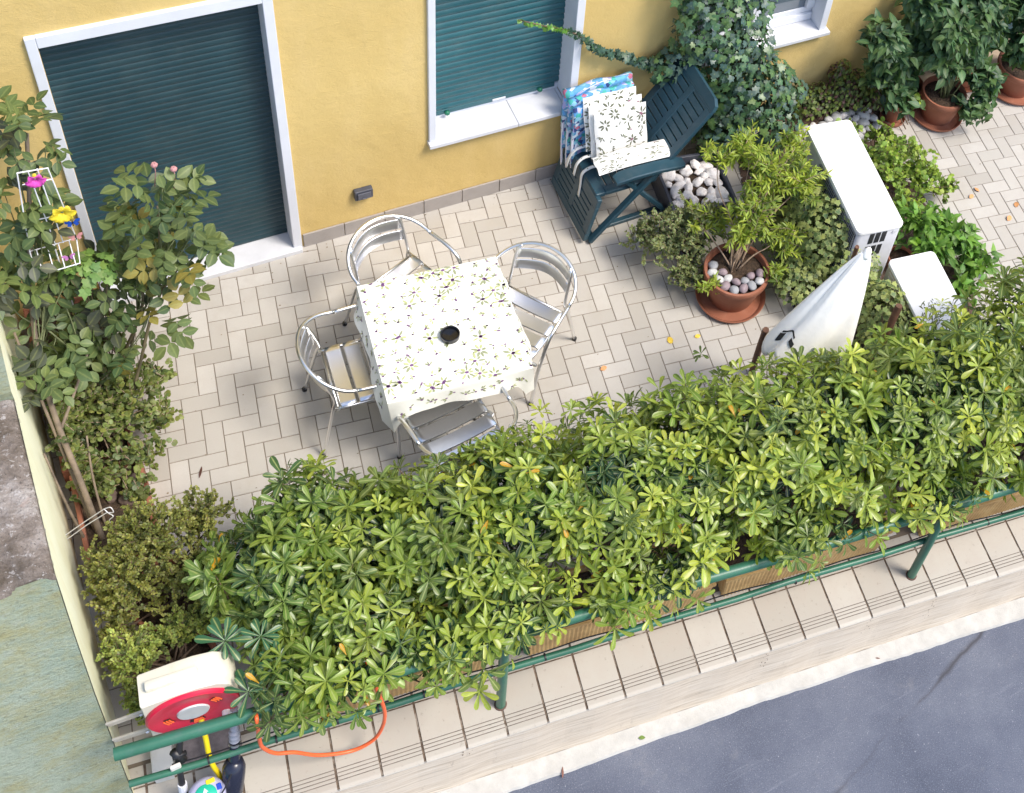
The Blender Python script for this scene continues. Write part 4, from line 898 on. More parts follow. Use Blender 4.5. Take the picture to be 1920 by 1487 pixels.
def twiggy(lobes, base, nst, r0, nleaf, size, cols, tpl, lm, parent, nst_name='stem', spacing=.02, droop=.2, up=-.3, whorl=3, wild=.5, seglen=.22, shell=.35, bark=BARK, rosn=0):
    """shoots: curved twigs inside the lobes carrying leaves along their length"""
    L = Leaves(); mb = MB(); pts = crown_pts(lobes, nst, shell, up, .6); base = Vector(base)
    for p, nn, dp in pts:
        d0 = (nn + Vector((0, 0, .35)) + rv() * wild).normalized(); a = p - d0 * seglen * .6; mid = a.lerp(p, .5) + rv() * .015; tip = p + d0 * seglen * .15 + Vector((0, 0, -droop * seglen * random.random()))
        sm, _ = catmull([a, mid, tip], 6)
        mb.tube([sm[0], sm[6], sm[-1]], [r0 * .4, r0 * .3, r0 * .15], 4)
        cidx = random.random(); tot = (tip - a).length; k = max(3, int(tot / spacing))
        base_c = lerp(cols[0], cols[1], cidx) if random.random() > .25 else cols[2]
        for q in range(k):
            t = (q + random.random() * .5) / k; pp = sm[min(len(sm) - 1, int(t * (len(sm) - 1)))]; ax = (sm[min(len(sm) - 1, int(t * (len(sm) - 1)) + 1)] - sm[max(0, int(t * (len(sm) - 1)) - 1)]); ax = ax.normalized() if ax.length > 1e-5 else d0
            fx, fy, fz = frame(ax)
            for w__ in range(whorl):
                an = random.uniform(0, 6.28); h = fx * math.cos(an) + fy * math.sin(an); ti = random.uniform(.7, 1.3) * (1 - .35 * t); d = h * math.sin(ti) + fz * math.cos(ti); d = (d + Vector((0, 0, .12 - droop))).normalized()
                up_ = Vector((0, 0, 1)) + rv() * .5; L.add(pp, d, up_, size * random.uniform(.65, 1.15), jit(lerp(base_c, cols[1], t * .5), .2, .12))
    o = mb.build('twig', bark, parent) if mb.v else None
    L.build('foliage', tpl, lm, parent)
    if rosn: stems_to(base, pts, rosn, r0, bark, parent, nst_name, .03, .04)
    return pts
def sub(v, k=.5): return v
bp = thing('potted_bush', 'big ribbed terracotta pot on its saucer with a sprawling narrow-leaved bush', 'potted plant', (3.075, -1.37, 0))
pc = (3.075, -1.375); pot(bp, pc, .150, .205, .30); saucer(bp, (3.065, -1.385), .238)
WC = ((.19, .28, .03), (.38, .47, .06), (.09, .16, .03))
twiggy([((3.03, -1.02, .42), (.20, .16, .15)), ((3.14, -1.26, .58), (.20, .19, .18)), ((3.38, -1.06, .84), (.25, .22, .20)), ((3.32, -.84, .84), (.20, .18, .12)), ((3.56, -1.16, .74), (.22, .22, .20)), ((3.14, -.80, .82), (.12, .12, .09)), ((3.42, -1.38, .46), (.13, .15, .17)), ((3.66, -.92, .80), (.17, .18, .14)), ((3.30, -1.52, .30), (.08, .08, .13)), ((2.86, -1.40, .30), (.08, .09, .12)), ((3.26, -1.18, .66), (.18, .18, .16)), ((3.48, -1.02, .55), (.18, .2, .2))], (3.08, -1.33, .26), 215, .007, 0, .058, WC, T_NAR, LM_SOFT, bp, spacing=.017, whorl=3, seglen=.22, shell=.55, rosn=20, bark=TWIG, wild=.85)
for a in np.linspace(-3.75, -.55, 9):
    rr = .158 + .01 * math.sin(a * 5); stone(random.choice('ggpl'), (pc[0] + rr * math.cos(a), pc[1] + rr * math.sin(a), .288), random.uniform(.030, .038), 'smooth grey or violet pebble on the soil of the big terracotta pot', 'pebbles in the big terracotta pot')
for a in np.linspace(-3.3, -.9, 5): stone(random.choice('gpl'), (pc[0] + .10 * math.cos(a), pc[1] + .10 * math.sin(a), .292), .030, 'smooth grey or violet pebble on the soil of the big terracotta pot', 'pebbles in the big terracotta pot')
GREYG = ((.15, .19, .08), (.24, .29, .11), (.08, .11, .05))
gb = thing('grey_green_bush', 'low grey-green small-leaved bush spreading over the tiles left of the big pot', 'bush', (2.95, -.98, 0))
twiggy([((2.78, -1.02, .30), (.26, .26, .26)), ((2.66, -.88, .26), (.18, .16, .18)), ((2.92, -.96, .34), (.22, .22, .26)), ((2.80, -1.22, .20), (.16, .14, .16))], (2.95, -.98, .02), 260, .006, 0, .022, GREYG, T_OVAL, LM_SOFT, gb, spacing=.010, whorl=3, seglen=.15, shell=.5, rosn=26, bark=TWIG, wild=.8)
pot(gb, (2.95, -.98), .07, .09, .13, DGP, ribs=False, n=24, soil=True)
# garden bed
mb = MB(); nn_ = 60; rows = []
for i in range(nn_ + 1):
    y = -.02 - 2.55 * i / nn_; x0 = 3.70 + .17 * y * .9 if y < -.3 else 3.6; x1 = 4.98 + .16 * y if y < -.42 else 5.02; x0 += .02 * math.sin(y * 14); x1 += .03 * math.sin(y * 9)
    rows.append([(x0 + (x1 - x0) * k / nn_, y, .006 + .035 * math.sin(PI * k / nn_) * (1 if 0 < i < nn_ else .3) + .02 * mno.fractal(Vector((k * .3, i * .3, 0)), .8, 2, 4)) for k in range(nn_ + 1)])
mb.sheet(rows[::-1] if False else rows); tag(mb.build('garden_bed', mat('leaf_litter_soil', (.11, .07, .05), .95, var=.5, scale=16, bump=1, bs=50, bd=.03, dirt=(.30, .20, .14), dscale=20, damt=.8), smooth=True), kind='structure')
eg = thing('bed_edging', 'black plastic bed edging with flaking white patches along the garden bed', 'edging', (3.62, -.95, 0))
mb = MB(); E = [(3.75, -.34), (3.71, -.6), (3.65, -.88), (3.59, -1.15), (3.53, -1.42), (3.47, -1.66)]
for q in range(len(E) - 1): mb.bar((*E[q], .03), (*E[q + 1], .03), .04, .055, r=.004)
for q in range(len(E) - 1): mb.bar((E[q][0] - .045, E[q][1], .012), (E[q + 1][0] - .045, E[q + 1][1], .012), .014, .02, r=.003)
def flak():
    m = NT('flaking_black_plastic'); m.set(rough=.5); f = m.noise(34, 5, .7); m.l(m.ramp(f, [(.56, (.012, .013, .018)), (.60, (.55, .55, .58))], 'LINEAR'), m.b.inputs['Base Color']); return m.m
mb.build('strip', flak(), eg)
# variegated ivy mounds
VC = ((.22, .30, .09), (.42, .48, .14), (.11, .18, .06))
def mound(lobes, base, n, size, cols, tpl, lm, name, label, cat, upn=.8, shell=.28, rose=False, stems=10, up=-.3, group=None):
    t = thing(name, label, cat, base, group); L = Leaves(); pts = crown_pts(lobes, n, shell, up, .75)
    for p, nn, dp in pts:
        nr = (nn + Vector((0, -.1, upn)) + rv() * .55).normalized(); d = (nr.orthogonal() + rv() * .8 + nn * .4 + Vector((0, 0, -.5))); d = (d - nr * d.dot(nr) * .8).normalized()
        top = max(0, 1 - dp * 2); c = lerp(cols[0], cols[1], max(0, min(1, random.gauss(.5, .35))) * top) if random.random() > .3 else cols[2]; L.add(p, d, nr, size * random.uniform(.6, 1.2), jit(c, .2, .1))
    L.build('foliage', tpl, lm, t)
    if stems: stems_to(Vector(base) + Vector((0, 0, .01)), pts, stems, .005, BARK, t, 'stem', .04, .08)
    return t
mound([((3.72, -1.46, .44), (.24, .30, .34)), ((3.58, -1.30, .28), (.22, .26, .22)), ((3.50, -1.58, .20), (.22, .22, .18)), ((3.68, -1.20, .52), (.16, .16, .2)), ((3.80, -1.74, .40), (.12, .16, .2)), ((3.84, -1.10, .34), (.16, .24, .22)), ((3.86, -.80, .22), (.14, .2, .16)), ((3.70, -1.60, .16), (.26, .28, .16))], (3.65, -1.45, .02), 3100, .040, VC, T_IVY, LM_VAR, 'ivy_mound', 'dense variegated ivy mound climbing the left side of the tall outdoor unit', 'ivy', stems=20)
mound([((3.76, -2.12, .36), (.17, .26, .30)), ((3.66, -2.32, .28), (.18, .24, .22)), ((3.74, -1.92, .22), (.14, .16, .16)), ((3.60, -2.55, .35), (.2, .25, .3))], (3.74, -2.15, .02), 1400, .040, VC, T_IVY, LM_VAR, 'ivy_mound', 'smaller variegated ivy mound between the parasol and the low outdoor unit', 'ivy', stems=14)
# big wall ivy
IC = ((.045, .11, .05), (.11, .20, .055), (.055, .105, .085))
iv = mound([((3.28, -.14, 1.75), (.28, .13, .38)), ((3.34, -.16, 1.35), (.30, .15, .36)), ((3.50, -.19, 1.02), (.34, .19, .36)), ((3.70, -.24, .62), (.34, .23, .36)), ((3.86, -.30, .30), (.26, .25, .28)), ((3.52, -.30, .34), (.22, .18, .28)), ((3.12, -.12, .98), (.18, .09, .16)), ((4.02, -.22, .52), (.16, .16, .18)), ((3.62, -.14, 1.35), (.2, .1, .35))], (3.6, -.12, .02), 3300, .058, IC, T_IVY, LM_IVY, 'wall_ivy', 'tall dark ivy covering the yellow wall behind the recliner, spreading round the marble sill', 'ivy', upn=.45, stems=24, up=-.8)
L = Leaves(); pth, _ = catmull([Vector(p) for p in ((3.05, -.07, .98), (2.92, -.06, 1.02), (2.74, -.06, 1.14), (2.60, -.05, 1.22), (2.50, -.05, 1.34), (2.36, -.04, 1.46), (2.20, -.04, 1.55), (2.03, -.05, 1.66))], 10)
for i, p in enumerate(pth):
    q = i / len(pth); k = 7 if q < .55 else (4 if q < .8 else 2)
    for _ in range(k):
        o_ = rv(); o_.y = -abs(o_.y); nr = (Vector((0, -1, .4)) + rv() * .5).normalized(); L.add(p + o_ * random.uniform(.0, .055 * (1 - q * .7)), (rv() + Vector((0, 0, -.4)) - nr * .3), nr, random.uniform(.032, .056) * (1 - .45 * q), jit(lerp(IC[0], IC[2], random.random()) if q < .7 else (.11, .26, .03), .2))
L.build('runner', T_IVY, LM_IVY, iv)
mb = MB(); mb.tube(pth, [.004] * len(pth), 5); mb.build('runner_stem', BARK, iv)
# rockery by the wall
RC = ((.10, .15, .05), (.24, .32, .06), (.12, .06, .06))
mound([((4.42, -.14, .16), (.22, .12, .18)), ((4.66, -.16, .20), (.22, .13, .22)), ((4.30, -.10, .10), (.12, .08, .12)), ((4.86, -.24, .14), (.16, .10, .14)), ((4.60, -.10, .36), (.10, .06, .16))], (4.55, -.12, .02), 1700, .036, RC, T_OVAL, LM_SOFT, 'rockery_plants', 'mixed low green and purplish plants on the stones against the wall, right of the ivy', 'plant', stems=16)
for x, y, r in pack(lambda x, y, r: True, (4.06, 4.86, -.52, -.24), .028, .050, 64): stone(random.choice('lllgw'), (x, y, .03 + random.uniform(.01, .035)), r, 'round pale stone in the rockery between the wall and the tall outdoor unit', 'pale stones of the rockery')
LC = ((.14, .25, .04), (.33, .46, .07), (.08, .13, .03))
ls = thing('lime_shrub', 'sprawling small lime-leaved shrub with bare twigs, right of the tall outdoor unit', 'shrub', (4.5, -.9, 0))
twiggy([((4.40, -.62, .26), (.18, .20, .20)), ((4.50, -.95, .30), (.22, .28, .24)), ((4.72, -1.08, .26), (.22, .22, .22)), ((4.66, -.74, .24), (.2, .2, .2)), ((4.44, -1.28, .26), (.2, .22, .2)), ((4.90, -1.22, .18), (.12, .10, .12)), ((4.86, -.80, .16), (.14, .12, .14))], (4.5, -.9, .02), 280, .007, 0, .038, LC, T_ROUND, LM_SOFT, ls, spacing=.022, whorl=2, seglen=.20, shell=.5, rosn=30, bark=BARK, wild=.8)
MC_ = ((.09, .21, .035), (.18, .36, .05), (.05, .12, .03))
ms_ = thing('leafy_herb', 'broad-leaved mint-green herb clump behind the low outdoor unit', 'plant', (4.52, -1.62, 0))
twiggy([((4.44, -1.50, .30), (.22, .20, .24)), ((4.62, -1.66, .26), (.22, .22, .22)), ((4.42, -1.74, .28), (.16, .16, .18)), ((4.74, -1.86, .18), (.16, .16, .16)), ((4.54, -2.0, .14), (.16, .14, .14))], (4.5, -1.65, .02), 150, .006, 0, .085, MC_, T_DROP, LM_SOFT, ms_, spacing=.035, whorl=2, seglen=.20, shell=.4, rosn=16, bark=GSTEM, droop=.3)
tp_ = thing('terracotta_pot', 'small orange terracotta pot squeezed between the two outdoor units', 'pot', (4.27, -1.62, 0)); pot(tp_, (4.27, -1.62), .07, .09, .16, TER, False, 32)
mound([((3.80, -2.44, .80), (.10, .10, .10))], (3.80, -2.44, .5), 60, .045, ((.16, .19, .09), (.24, .27, .13), (.10, .12, .06)), T_NAR, LM_SOFT, 'olive_sprig', 'grey-green olive sprig arching over the low outdoor unit', 'plant', stems=8)
# potted pepper-leaved plants by the wall
PC = ((.045, .11, .05), (.10, .19, .07), (.028, .075, .04))
def pepper(c, rb, rt, h, lobes, n, label, sauc=True, seed=0, mtl=TER, sr=1.25):
    t = thing('potted_plant', label, 'potted plant', (c[0], c[1], 0), 'drooping-leaved plants in terracotta pots along the wall'); pot(t, c, rb, rt, h, mtl)
    if sauc: saucer(t, c, rt * sr, mtl)
    twiggy(lobes, (c[0], c[1], h * .8), n, .006, 0, .098, PC, T_DROP, LM_SOFT, t, spacing=.042, whorl=2, seglen=.28, droop=.5, shell=.55, rosn=18, bark=GSTEM, wild=.95); return t
pepper((5.00, -.375), .055, .075, .23, [((4.82, -.34, .66), (.22, .18, .30)), ((5.02, -.30, .55), (.14, .12, .2)), ((4.66, -.36, .98), (.18, .14, .26)), ((4.92, -.50, .42), (.12, .08, .12))], 150, 'small terracotta pot with a drooping dark-leaved plant, right end of the rockery', sr=1.35)
pepper((5.17, -.24), .09, .125, .22, [((5.16, -.22, .75), (.22, .15, .36)), ((5.10, -.24, 1.12), (.2, .14, .22))], 190, 'dark shaded terracotta pot with tall leafy plant, behind and between its two neighbours', True, mtl=TERD)
pepper((5.37, -.455), .125, .165, .27, [((5.32, -.42, .72), (.32, .22, .34)), ((5.50, -.40, .95), (.26, .2, .28)), ((5.22, -.48, 1.0), (.22, .18, .22)), ((5.50, -.66, .26), (.10, .06, .14)), ((5.62, -.58, .45), (.14, .12, .2))], 290, 'wide ribbed terracotta pot on a saucer with a bushy dark-leaved plant')
pepper((5.78, -.20), .10, .13, .24, [((5.72, -.26, .62), (.26, .18, .28)), ((5.60, -.28, .98), (.26, .18, .26)), ((5.86, -.24, .95), (.22, .16, .3))], 260, 'leafy potted plant standing on the beige doorstep in front of the far door')
pepper((6.17, -.41), .14, .19, .27, [((6.02, -.48, .56), (.16, .14, .22)), ((6.15, -.40, .8), (.22, .18, .26)), ((5.96, -.34, 1.0), (.22, .16, .26))], 170, 'terracotta pot cut by the right edge of the view, beside the doorstep')
mound([((5.03, -.47, .30), (.09, .06, .09)), ((4.92, -.30, .36), (.08, .05, .09))], (5.03, -.45, .02), 110, .034, ((.22, .34, .03), (.42, .52, .04), (.12, .2, .03)), T_ROUND, LM_SOFT, 'lime_seedling', 'little lime-yellow leafy plant between the small and the wide terracotta pot', 'plant', stems=6)
for x, y in ((4.93, -.34), (5.02, -.33), (4.97, -.42)): stone('l', (x + .02, y, .215), .024, 'pale pebble on the soil of the small terracotta pot', 'pebbles in the small terracotta pot')

# ------------------------------------------------------------------ left side: planters, roses, shrubs
def box_planter(x0, x1, y0, y1, h, mtl, label, rot=0.):
    t = thing('box_planter', label, 'planter', ((x0 + x1) / 2, (y0 + y1) / 2, 0), 'rectangular terracotta planters along the boundary wall'); th = .025; mb = MB()
    c = Vector(((x0 + x1) / 2, (y0 + y1) / 2, 0)); T = Matrix.Translation(c) @ Matrix.Rotation(rot, 4, 'Z'); W2, H2 = (x1 - x0) / 2, (y1 - y0) / 2
    for a, b in (((-W2, -H2, 0), (W2, -H2 + th, h)), ((-W2, H2 - th, 0), (W2, H2, h)), ((-W2, -H2 + th + .0003, 0), (-W2 + th, H2 - th - .0003, h)), ((W2 - th, -H2 + th + .0003, 0), (W2, H2 - th - .0003, h))): mb.rbox(a, b, .006, T=T)
    mb.build('walls', mtl, t); mb = MB(); mb.box((-W2 + th, -H2 + th, .01), (W2 - th, H2 - th, h - .05), T=T); mb.build('soil', SOIL, t); return T, W2, H2
TA = box_planter(-.915, -.56, -1.80, -1.22, .22, TER, 'rectangular terracotta planter holding the rose stems and brown stones', -.03)
TB = box_planter(-.925, -.565, -1.19, -.60, .22, TERD, 'darker terracotta planter under the fine-leaved bush', -.03)
TCc = box_planter(-.935, -.575, -.57, -.05, .22, TER, 'terracotta planter nearest the house wall, under the rose leaves', -.03)
for k, (x, y) in enumerate(((-.70, -1.30), (-.62, -1.36), (-.78, -1.27), (-.66, -1.45), (-.74, -1.40))): stone('b', (x, y, .185), random.uniform(.03, .045), 'brown-grey stone in the terracotta planter at the foot of the roses', 'stones at the foot of the roses')
def rose_leaf(L, p, d, nr, s_, c):
    d = d.normalized(); nr = (nr - d * nr.dot(d)).normalized(); x = d.cross(nr)
    L.add(p + d * s_ * 1.1, d, nr, s_ * 1.05, jit(c, .12, .06))
    for k, q in ((.75, 1), (.1, .9)):
        for sg in (-1, 1): L.add(p + d * s_ * k, (d * .35 + x * sg), (nr + rv() * .25), s_ * q, jit(c, .12, .06))
def rose_crown(t, lobes, n, size, cols, stems_base, ns):
    L = Leaves(); pts = crown_pts(lobes, n, .4, -.7, .5)
    for p, nn, dp in pts:
        d = (nn * .7 + rv() * .7 + Vector((0, 0, -.25))); nr = Vector((0, -.25, 1)) + rv() * .45; c = lerp(cols[0], cols[1], random.random()) if random.random() > .15 else cols[2]; rose_leaf(L, p, d, nr, size * random.uniform(.75, 1.15), c)
    L.build('foliage', T_ROSE, LM_ROSE, t); mb = MB()
    for p, nn, dp in random.sample(pts, min(ns, len(pts))):
        b = Vector(random.choice(stems_base)); mb.tube([b, b.lerp(p, .5) + rv() * .03, p], [.006, .004, .002], 5, smooth=4)
    mb.build('shoot', GSTEM, t, smooth=True); return pts
RCC = ((.05, .09, .035), (.15, .19, .06), (.26, .22, .05))
r1 = thing('rose_bush', 'tall rose bush with yellowing leaves and small pink buds before the dark door shutter', 'rose', (-.62, -.88, .17))
pts = rose_crown(r1, [((-.15, -.70, 1.58), (.23, .22, .24)), ((-.10, -.84, 1.38), (.18, .16, .16)), ((-.30, -.66, 1.30), (.18, .18, .16)), ((.0, -.92, 1.30), (.10, .10, .08)), ((-.18, -.98, 1.02), (.12, .1, .10)), ((-.36, -.80, 1.08), (.14, .12, .14)), ((-.44, -.92, .80), (.14, .12, .12))], 84, .078, RCC, [(-.32, -.80, .95), (-.38, -.78, .8), (-.28, -.82, 1.05)], 34)
mb = MB()
for P in ([(-.62, -.95, .15), (-.50, -.85, .5), (-.38, -.78, .8), (-.22, -.72, 1.2), (-.15, -.70, 1.6)], [(-.64, -.9, .15), (-.5, -.8, .55), (-.35, -.8, .95), (-.30, -.68, 1.25)], [(-.60, -1.0, .15), (-.45, -.95, .6), (-.28, -.86, 1.0), (-.08, -.88, 1.35)]): mb.tube([Vector(p) + rv() * .01 for p in P], [.010, .009, .008, .006, .004][:len(P)], 7, smooth=6)
mb.build('cane', mat('rose_cane', (.16, .13, .07), .8, var=.3, scale=12), r1, smooth=True)
PINK = mat('faded_pink_petal', (.45, .22, .22), .7, var=.2, scale=40); 
for p in ((-.12, -.62, 1.82), (-.04, -.66, 1.80)):
    mb = MB(); 
    for k in range(6): a = k * 1.05; mb.lathe([(0, -.012), (.010, -.004), (.011, .006), (.004, .016)], 6, c=(p[0] + .007 * math.cos(a), p[1] + .007 * math.sin(a), p[2]))
    mb.tube([p, (p[0], p[1] + .01, p[2] - .06), (p[0] - .02, p[1], p[2] - .16)], .0025, 5); mb.build('rose_bud', PINK, r1, smooth=True)
RC2 = ((.065, .105, .04), (.14, .185, .055), (.07, .08, .05))
r2 = thing('rose_bush', 'rose bush with dark leaves climbing at the far left beside the door frame', 'rose', (-.84, -1.58, .17))
rose_crown(r2, [((-.62, -.34, 1.98), (.10, .14, .26)), ((-.74, -.50, 1.62), (.11, .16, .24)), ((-.76, -.66, 1.22), (.14, .18, .18)), ((-.56, -.62, .98), (.26, .22, .18)), ((-.80, -.95, .95), (.12, .16, .16)), ((-.88, -1.1, 1.0), (.08, .12, .12)), ((-.66, -.80, .75), (.24, .18, .16)), ((-.86, -.75, 1.35), (.08, .14, .2))], 150, .080, RC2, [(-.80, -.80, 1.0), (-.74, -.6, 1.2)], 40)
mb = MB()
for P, r0 in (([(-.83, -1.62, .15), (-.845, -1.42, .45), (-.87, -1.15, .72), (-.86, -.92, .98), (-.80, -.70, 1.25), (-.70, -.48, 1.6), (-.62, -.34, 1.95)], .017), ([(-.85, -1.56, .15), (-.88, -1.30, .5), (-.91, -1.05, .85), (-.93, -.85, 1.1)], .010), ([(-.80, -1.55, .15), (-.79, -1.40, .4), (-.76, -1.25, .6)], .007), ([(-.86, -1.20, .66), (-.72, -1.02, .78), (-.62, -.9, .9)], .009), ([(-.90, -1.62, .15), (-.93, -1.52, .45), (-.95, -1.4, .8)], .008)): mb.tube([Vector(p) for p in P], [r0 * (1 - .5 * k / len(P)) for k in range(len(P))], 8, smooth=6)
mb.build('cane', mat('woody_rose_cane', (.20, .155, .11), .85, var=.35, scale=14, bump=.5, bs=50), r2, smooth=True)
FC = ((.10, .145, .04), (.23, .27, .07), (.07, .10, .045))
fb = thing('fine_leaved_bush', 'low fine-leaved green bush spilling from the planters over the tiles at the left', 'bush', (-.70, -.95, .17))
twiggy([((-.68, -.70, .42), (.26, .26, .26)), ((-.58, -.98, .42), (.24, .26, .26)), ((-.76, -1.05, .36), (.2, .24, .2)), ((-.44, -1.08, .30), (.16, .18, .18)), ((-.38, -.86, .36), (.12, .12, .14)), ((-.56, -1.26, .30), (.18, .14, .14)), ((-.66, -.45, .35), (.22, .2, .2)), ((-.78, -1.34, .30), (.14, .18, .16)), ((-.62, -1.44, .28), (.14, .14, .10)), ((-.84, -1.08, .55), (.12, .3, .2))], (-.70, -.95, .17), 560, .006, 0, .031, FC, T_ROUND, LM_SOFT, fb, spacing=.016, whorl=2, seglen=.17, shell=.55, rosn=30, bark=TWIG, wild=.8)
lg = mound([((-.53, -.74, 1.27), (.14, .12, .08))], (-.56, -.72, .17), 60, .055, ((.15, .27, .06), (.24, .38, .09), (.12, .22, .05)), T_IVY, LM_SOFT, 'leafy_climber', 'bright light green lobed leaves beneath the white wire rack', 'plant', stems=8, up=-.1)
# white cord
mb = MB(); mb.tube([(-.975, -1.62, .34), (-.86, -1.67, .50), (-.765, -1.72, .64), (-.755, -1.735, .625), (-.86, -1.685, .485), (-.975, -1.635, .32)], .0028, 6); mb.tube([(-.765, -1.72, .64), (-.735, -1.74, .67), (-.73, -1.75, .63), (-.755, -1.73, .61), (-.735, -1.77, .63), (-.76, -1.76, .58), (-.745, -1.775, .53)], .0026, 6, smooth=5)
tag(mb.build('white_cord', mat('white_cord', (.68, .68, .72), .7), origin=(-.86, -1.68, .5)), 'white cord knotted round a rose stem and tied to the pale wall', 'cord')
# wire rack with plastic flowers
WR = mat('white_wire', (.80, .80, .84), .4, var=.03)
rk = thing('wire_rack', 'white wire rack with plastic flowers and butterflies hanging by the left door frame', 'rack', (-.62, -.62, 1.40))
mb = MB(); A_ = lambda x, z, y=0.: Vector((x, y - .62, z + .36))
mb.tube([A_(-.70, 1.64), A_(-.572, 1.625), A_(-.545, 1.06), A_(-.76, 1.05), A_(-.70, 1.64)], .0035, 6)
for q in (-.655, -.615): mb.tube([A_(q, 1.637), A_(q + .012 if q < -.63 else q + .008, 1.05)], .003, 6)
mb.tube([A_(-.695, 1.55), A_(-.565, 1.54)], .003, 6); mb.tube([A_(-.73, 1.28), A_(-.553, 1.26)], .003, 6)
mb.build('grid', WR, rk)
mb = MB(); mb.tube([A_(-.76, 1.05), A_(-.76, 1.02, -.14), A_(-.56, 1.03, -.14), A_(-.545, 1.06)], .0035, 6)
for q in range(4): mb.tube([A_(-.73 + q * .05, 1.05), A_(-.73 + q * .05, 1.02, -.14)], .0028, 6)
mb.build('shelf', WR, rk)
mb = MB(); mb.tube([A_(-.65, 1.05), A_(-.66, -.18)], .004, 6); mb.build('stake', WR, rk)
def plastic_flower(c, r, col, label, n=6):
    t = thing('plastic_flower', label, 'decoration', c); L_ = MB()
    for k in range(n):
        a = 2 * PI * k / n; rows = []
        for q in np.linspace(0, 1, 5):
            rr = r * (.12 + .88 * q); hw = r * .42 * math.sin(PI * (.12 + .8 * q)); yy = -.012 - .02 * math.sin(q * 2.4)
            rows.append([Vector(c) + Vector((rr * math.cos(a) - s_ * hw * math.sin(a), yy + abs(s_) * -.006, rr * math.sin(a) + s_ * hw * math.cos(a))) for s_ in (-1, -.5, 0, .5, 1)])
        L_.sheet(rows)
    L_.build('petals', col, t, smooth=True, solid=.002); m2 = MB(); m2.lathe([(0, -.02), (r * .2, -.012), (r * .2, 0), (0, .004)], 12, T=Matrix.Translation(c) @ Matrix.Rotation(PI / 2, 4, 'X')); m2.build('heart', mat('flower_heart', (.75, .55, .05), .5), t)
plastic_flower((-.635, -.645, 1.975), .046, mat('magenta_plastic', (.55, .06, .36), .5), 'magenta plastic flower clipped on top of the wire rack')
plastic_flower((-.57, -.655, 1.70), .062, mat('yellow_plastic_petal', (.68, .52, .03), .5), 'big yellow plastic flower on the right side of the wire rack')
def butterfly(c, s_, col, label):
    t = thing('plastic_butterfly', label, 'decoration', c); c = Vector(c)
    for sg in (-1, 1):
        m_ = MB(); P = [(0, 0, 0), (.5, -.1, .75), (1.0, -.15, .8), (.95, -.15, .3), (.6, -.1, .05), (.75, -.12, -.4), (.35, -.06, -.7)]; m_.add([c + Vector((sg * x, y, z)) * s_ for x, y, z in P], [(0, 1, 2, 3, 4), (0, 4, 5, 6)]); m_.build('wing', col, t, solid=.002)
    m_ = MB(); m_.tube([c + Vector((0, -.004, .6 * s_)), c + Vector((0, -.004, -.5 * s_))], .003, 6); m_.build('body', BK, t)
butterfly((-.54, -.65, 1.58), .036, mat('royal_blue_plastic', (.01, .07, .42), .4), 'small dark blue plastic butterfly on the wire rack, below the yellow flower')
butterfly((-.545, -.66, 1.48), .034, mat('salmon_plastic', (.65, .28, .28), .5), 'small salmon pink plastic butterfly low on the wire rack')
butterfly((-.60, -.70, 1.385), .03, mat('mauve_plastic', (.55, .20, .50), .5), 'small mauve plastic butterfly at the bottom corner of the wire rack')
# box shrubs
BC = ((.13, .16, .035), (.32, .33, .08), (.07, .09, .025)); BC2 = ((.18, .27, .05), (.46, .52, .13), (.06, .10, .03))
def fine_shrub(name, label, lobes, base, nst, cols, potc):
    t = thing(name, label, 'shrub', base); pot(t, (base[0], base[1]), *potc)
    twiggy(lobes, (base[0], base[1], potc[2] * .8), nst, .007, 0, .017, cols, T_OVAL, LM_SOFT, t, spacing=.0085, whorl=4, seglen=.13, shell=.5, rosn=26, bark=BARK, wild=.7, droop=.1); return t
fine_shrub('fine_shrub', 'olive-coloured fine-leaved shrub at the left end of the hedge, beside the pale wall', [((-.58, -1.98, .62), (.24, .22, .26)), ((-.74, -2.12, .55), (.20, .22, .26)), ((-.50, -2.16, .50), (.24, .18, .26)), ((-.36, -1.94, .62), (.18, .18, .18)), ((-.84, -2.16, .34), (.1, .18, .24)), ((-.84, -1.98, .50), (.12, .16, .22)), ((-.66, -1.90, .60), (.16, .16, .2))], (-.60, -2.10, 0), 640, BC, (.14, .18, .28, TER))
fine_shrub('fine_shrub', 'low bright green fine-leaved shrub just behind the cream hose reel', [((-.80, -2.46, .46), (.13, .16, .18)), ((-.60, -2.40, .46), (.20, .12, .14)), ((-.84, -2.62, .34), (.08, .12, .14)), ((-.46, -2.36, .44), (.12, .12, .12)), ((-.88, -2.40, .42), (.08, .16, .18))], (-.66, -2.48, 0), 360, BC2, (.15, .19, .27, TER))

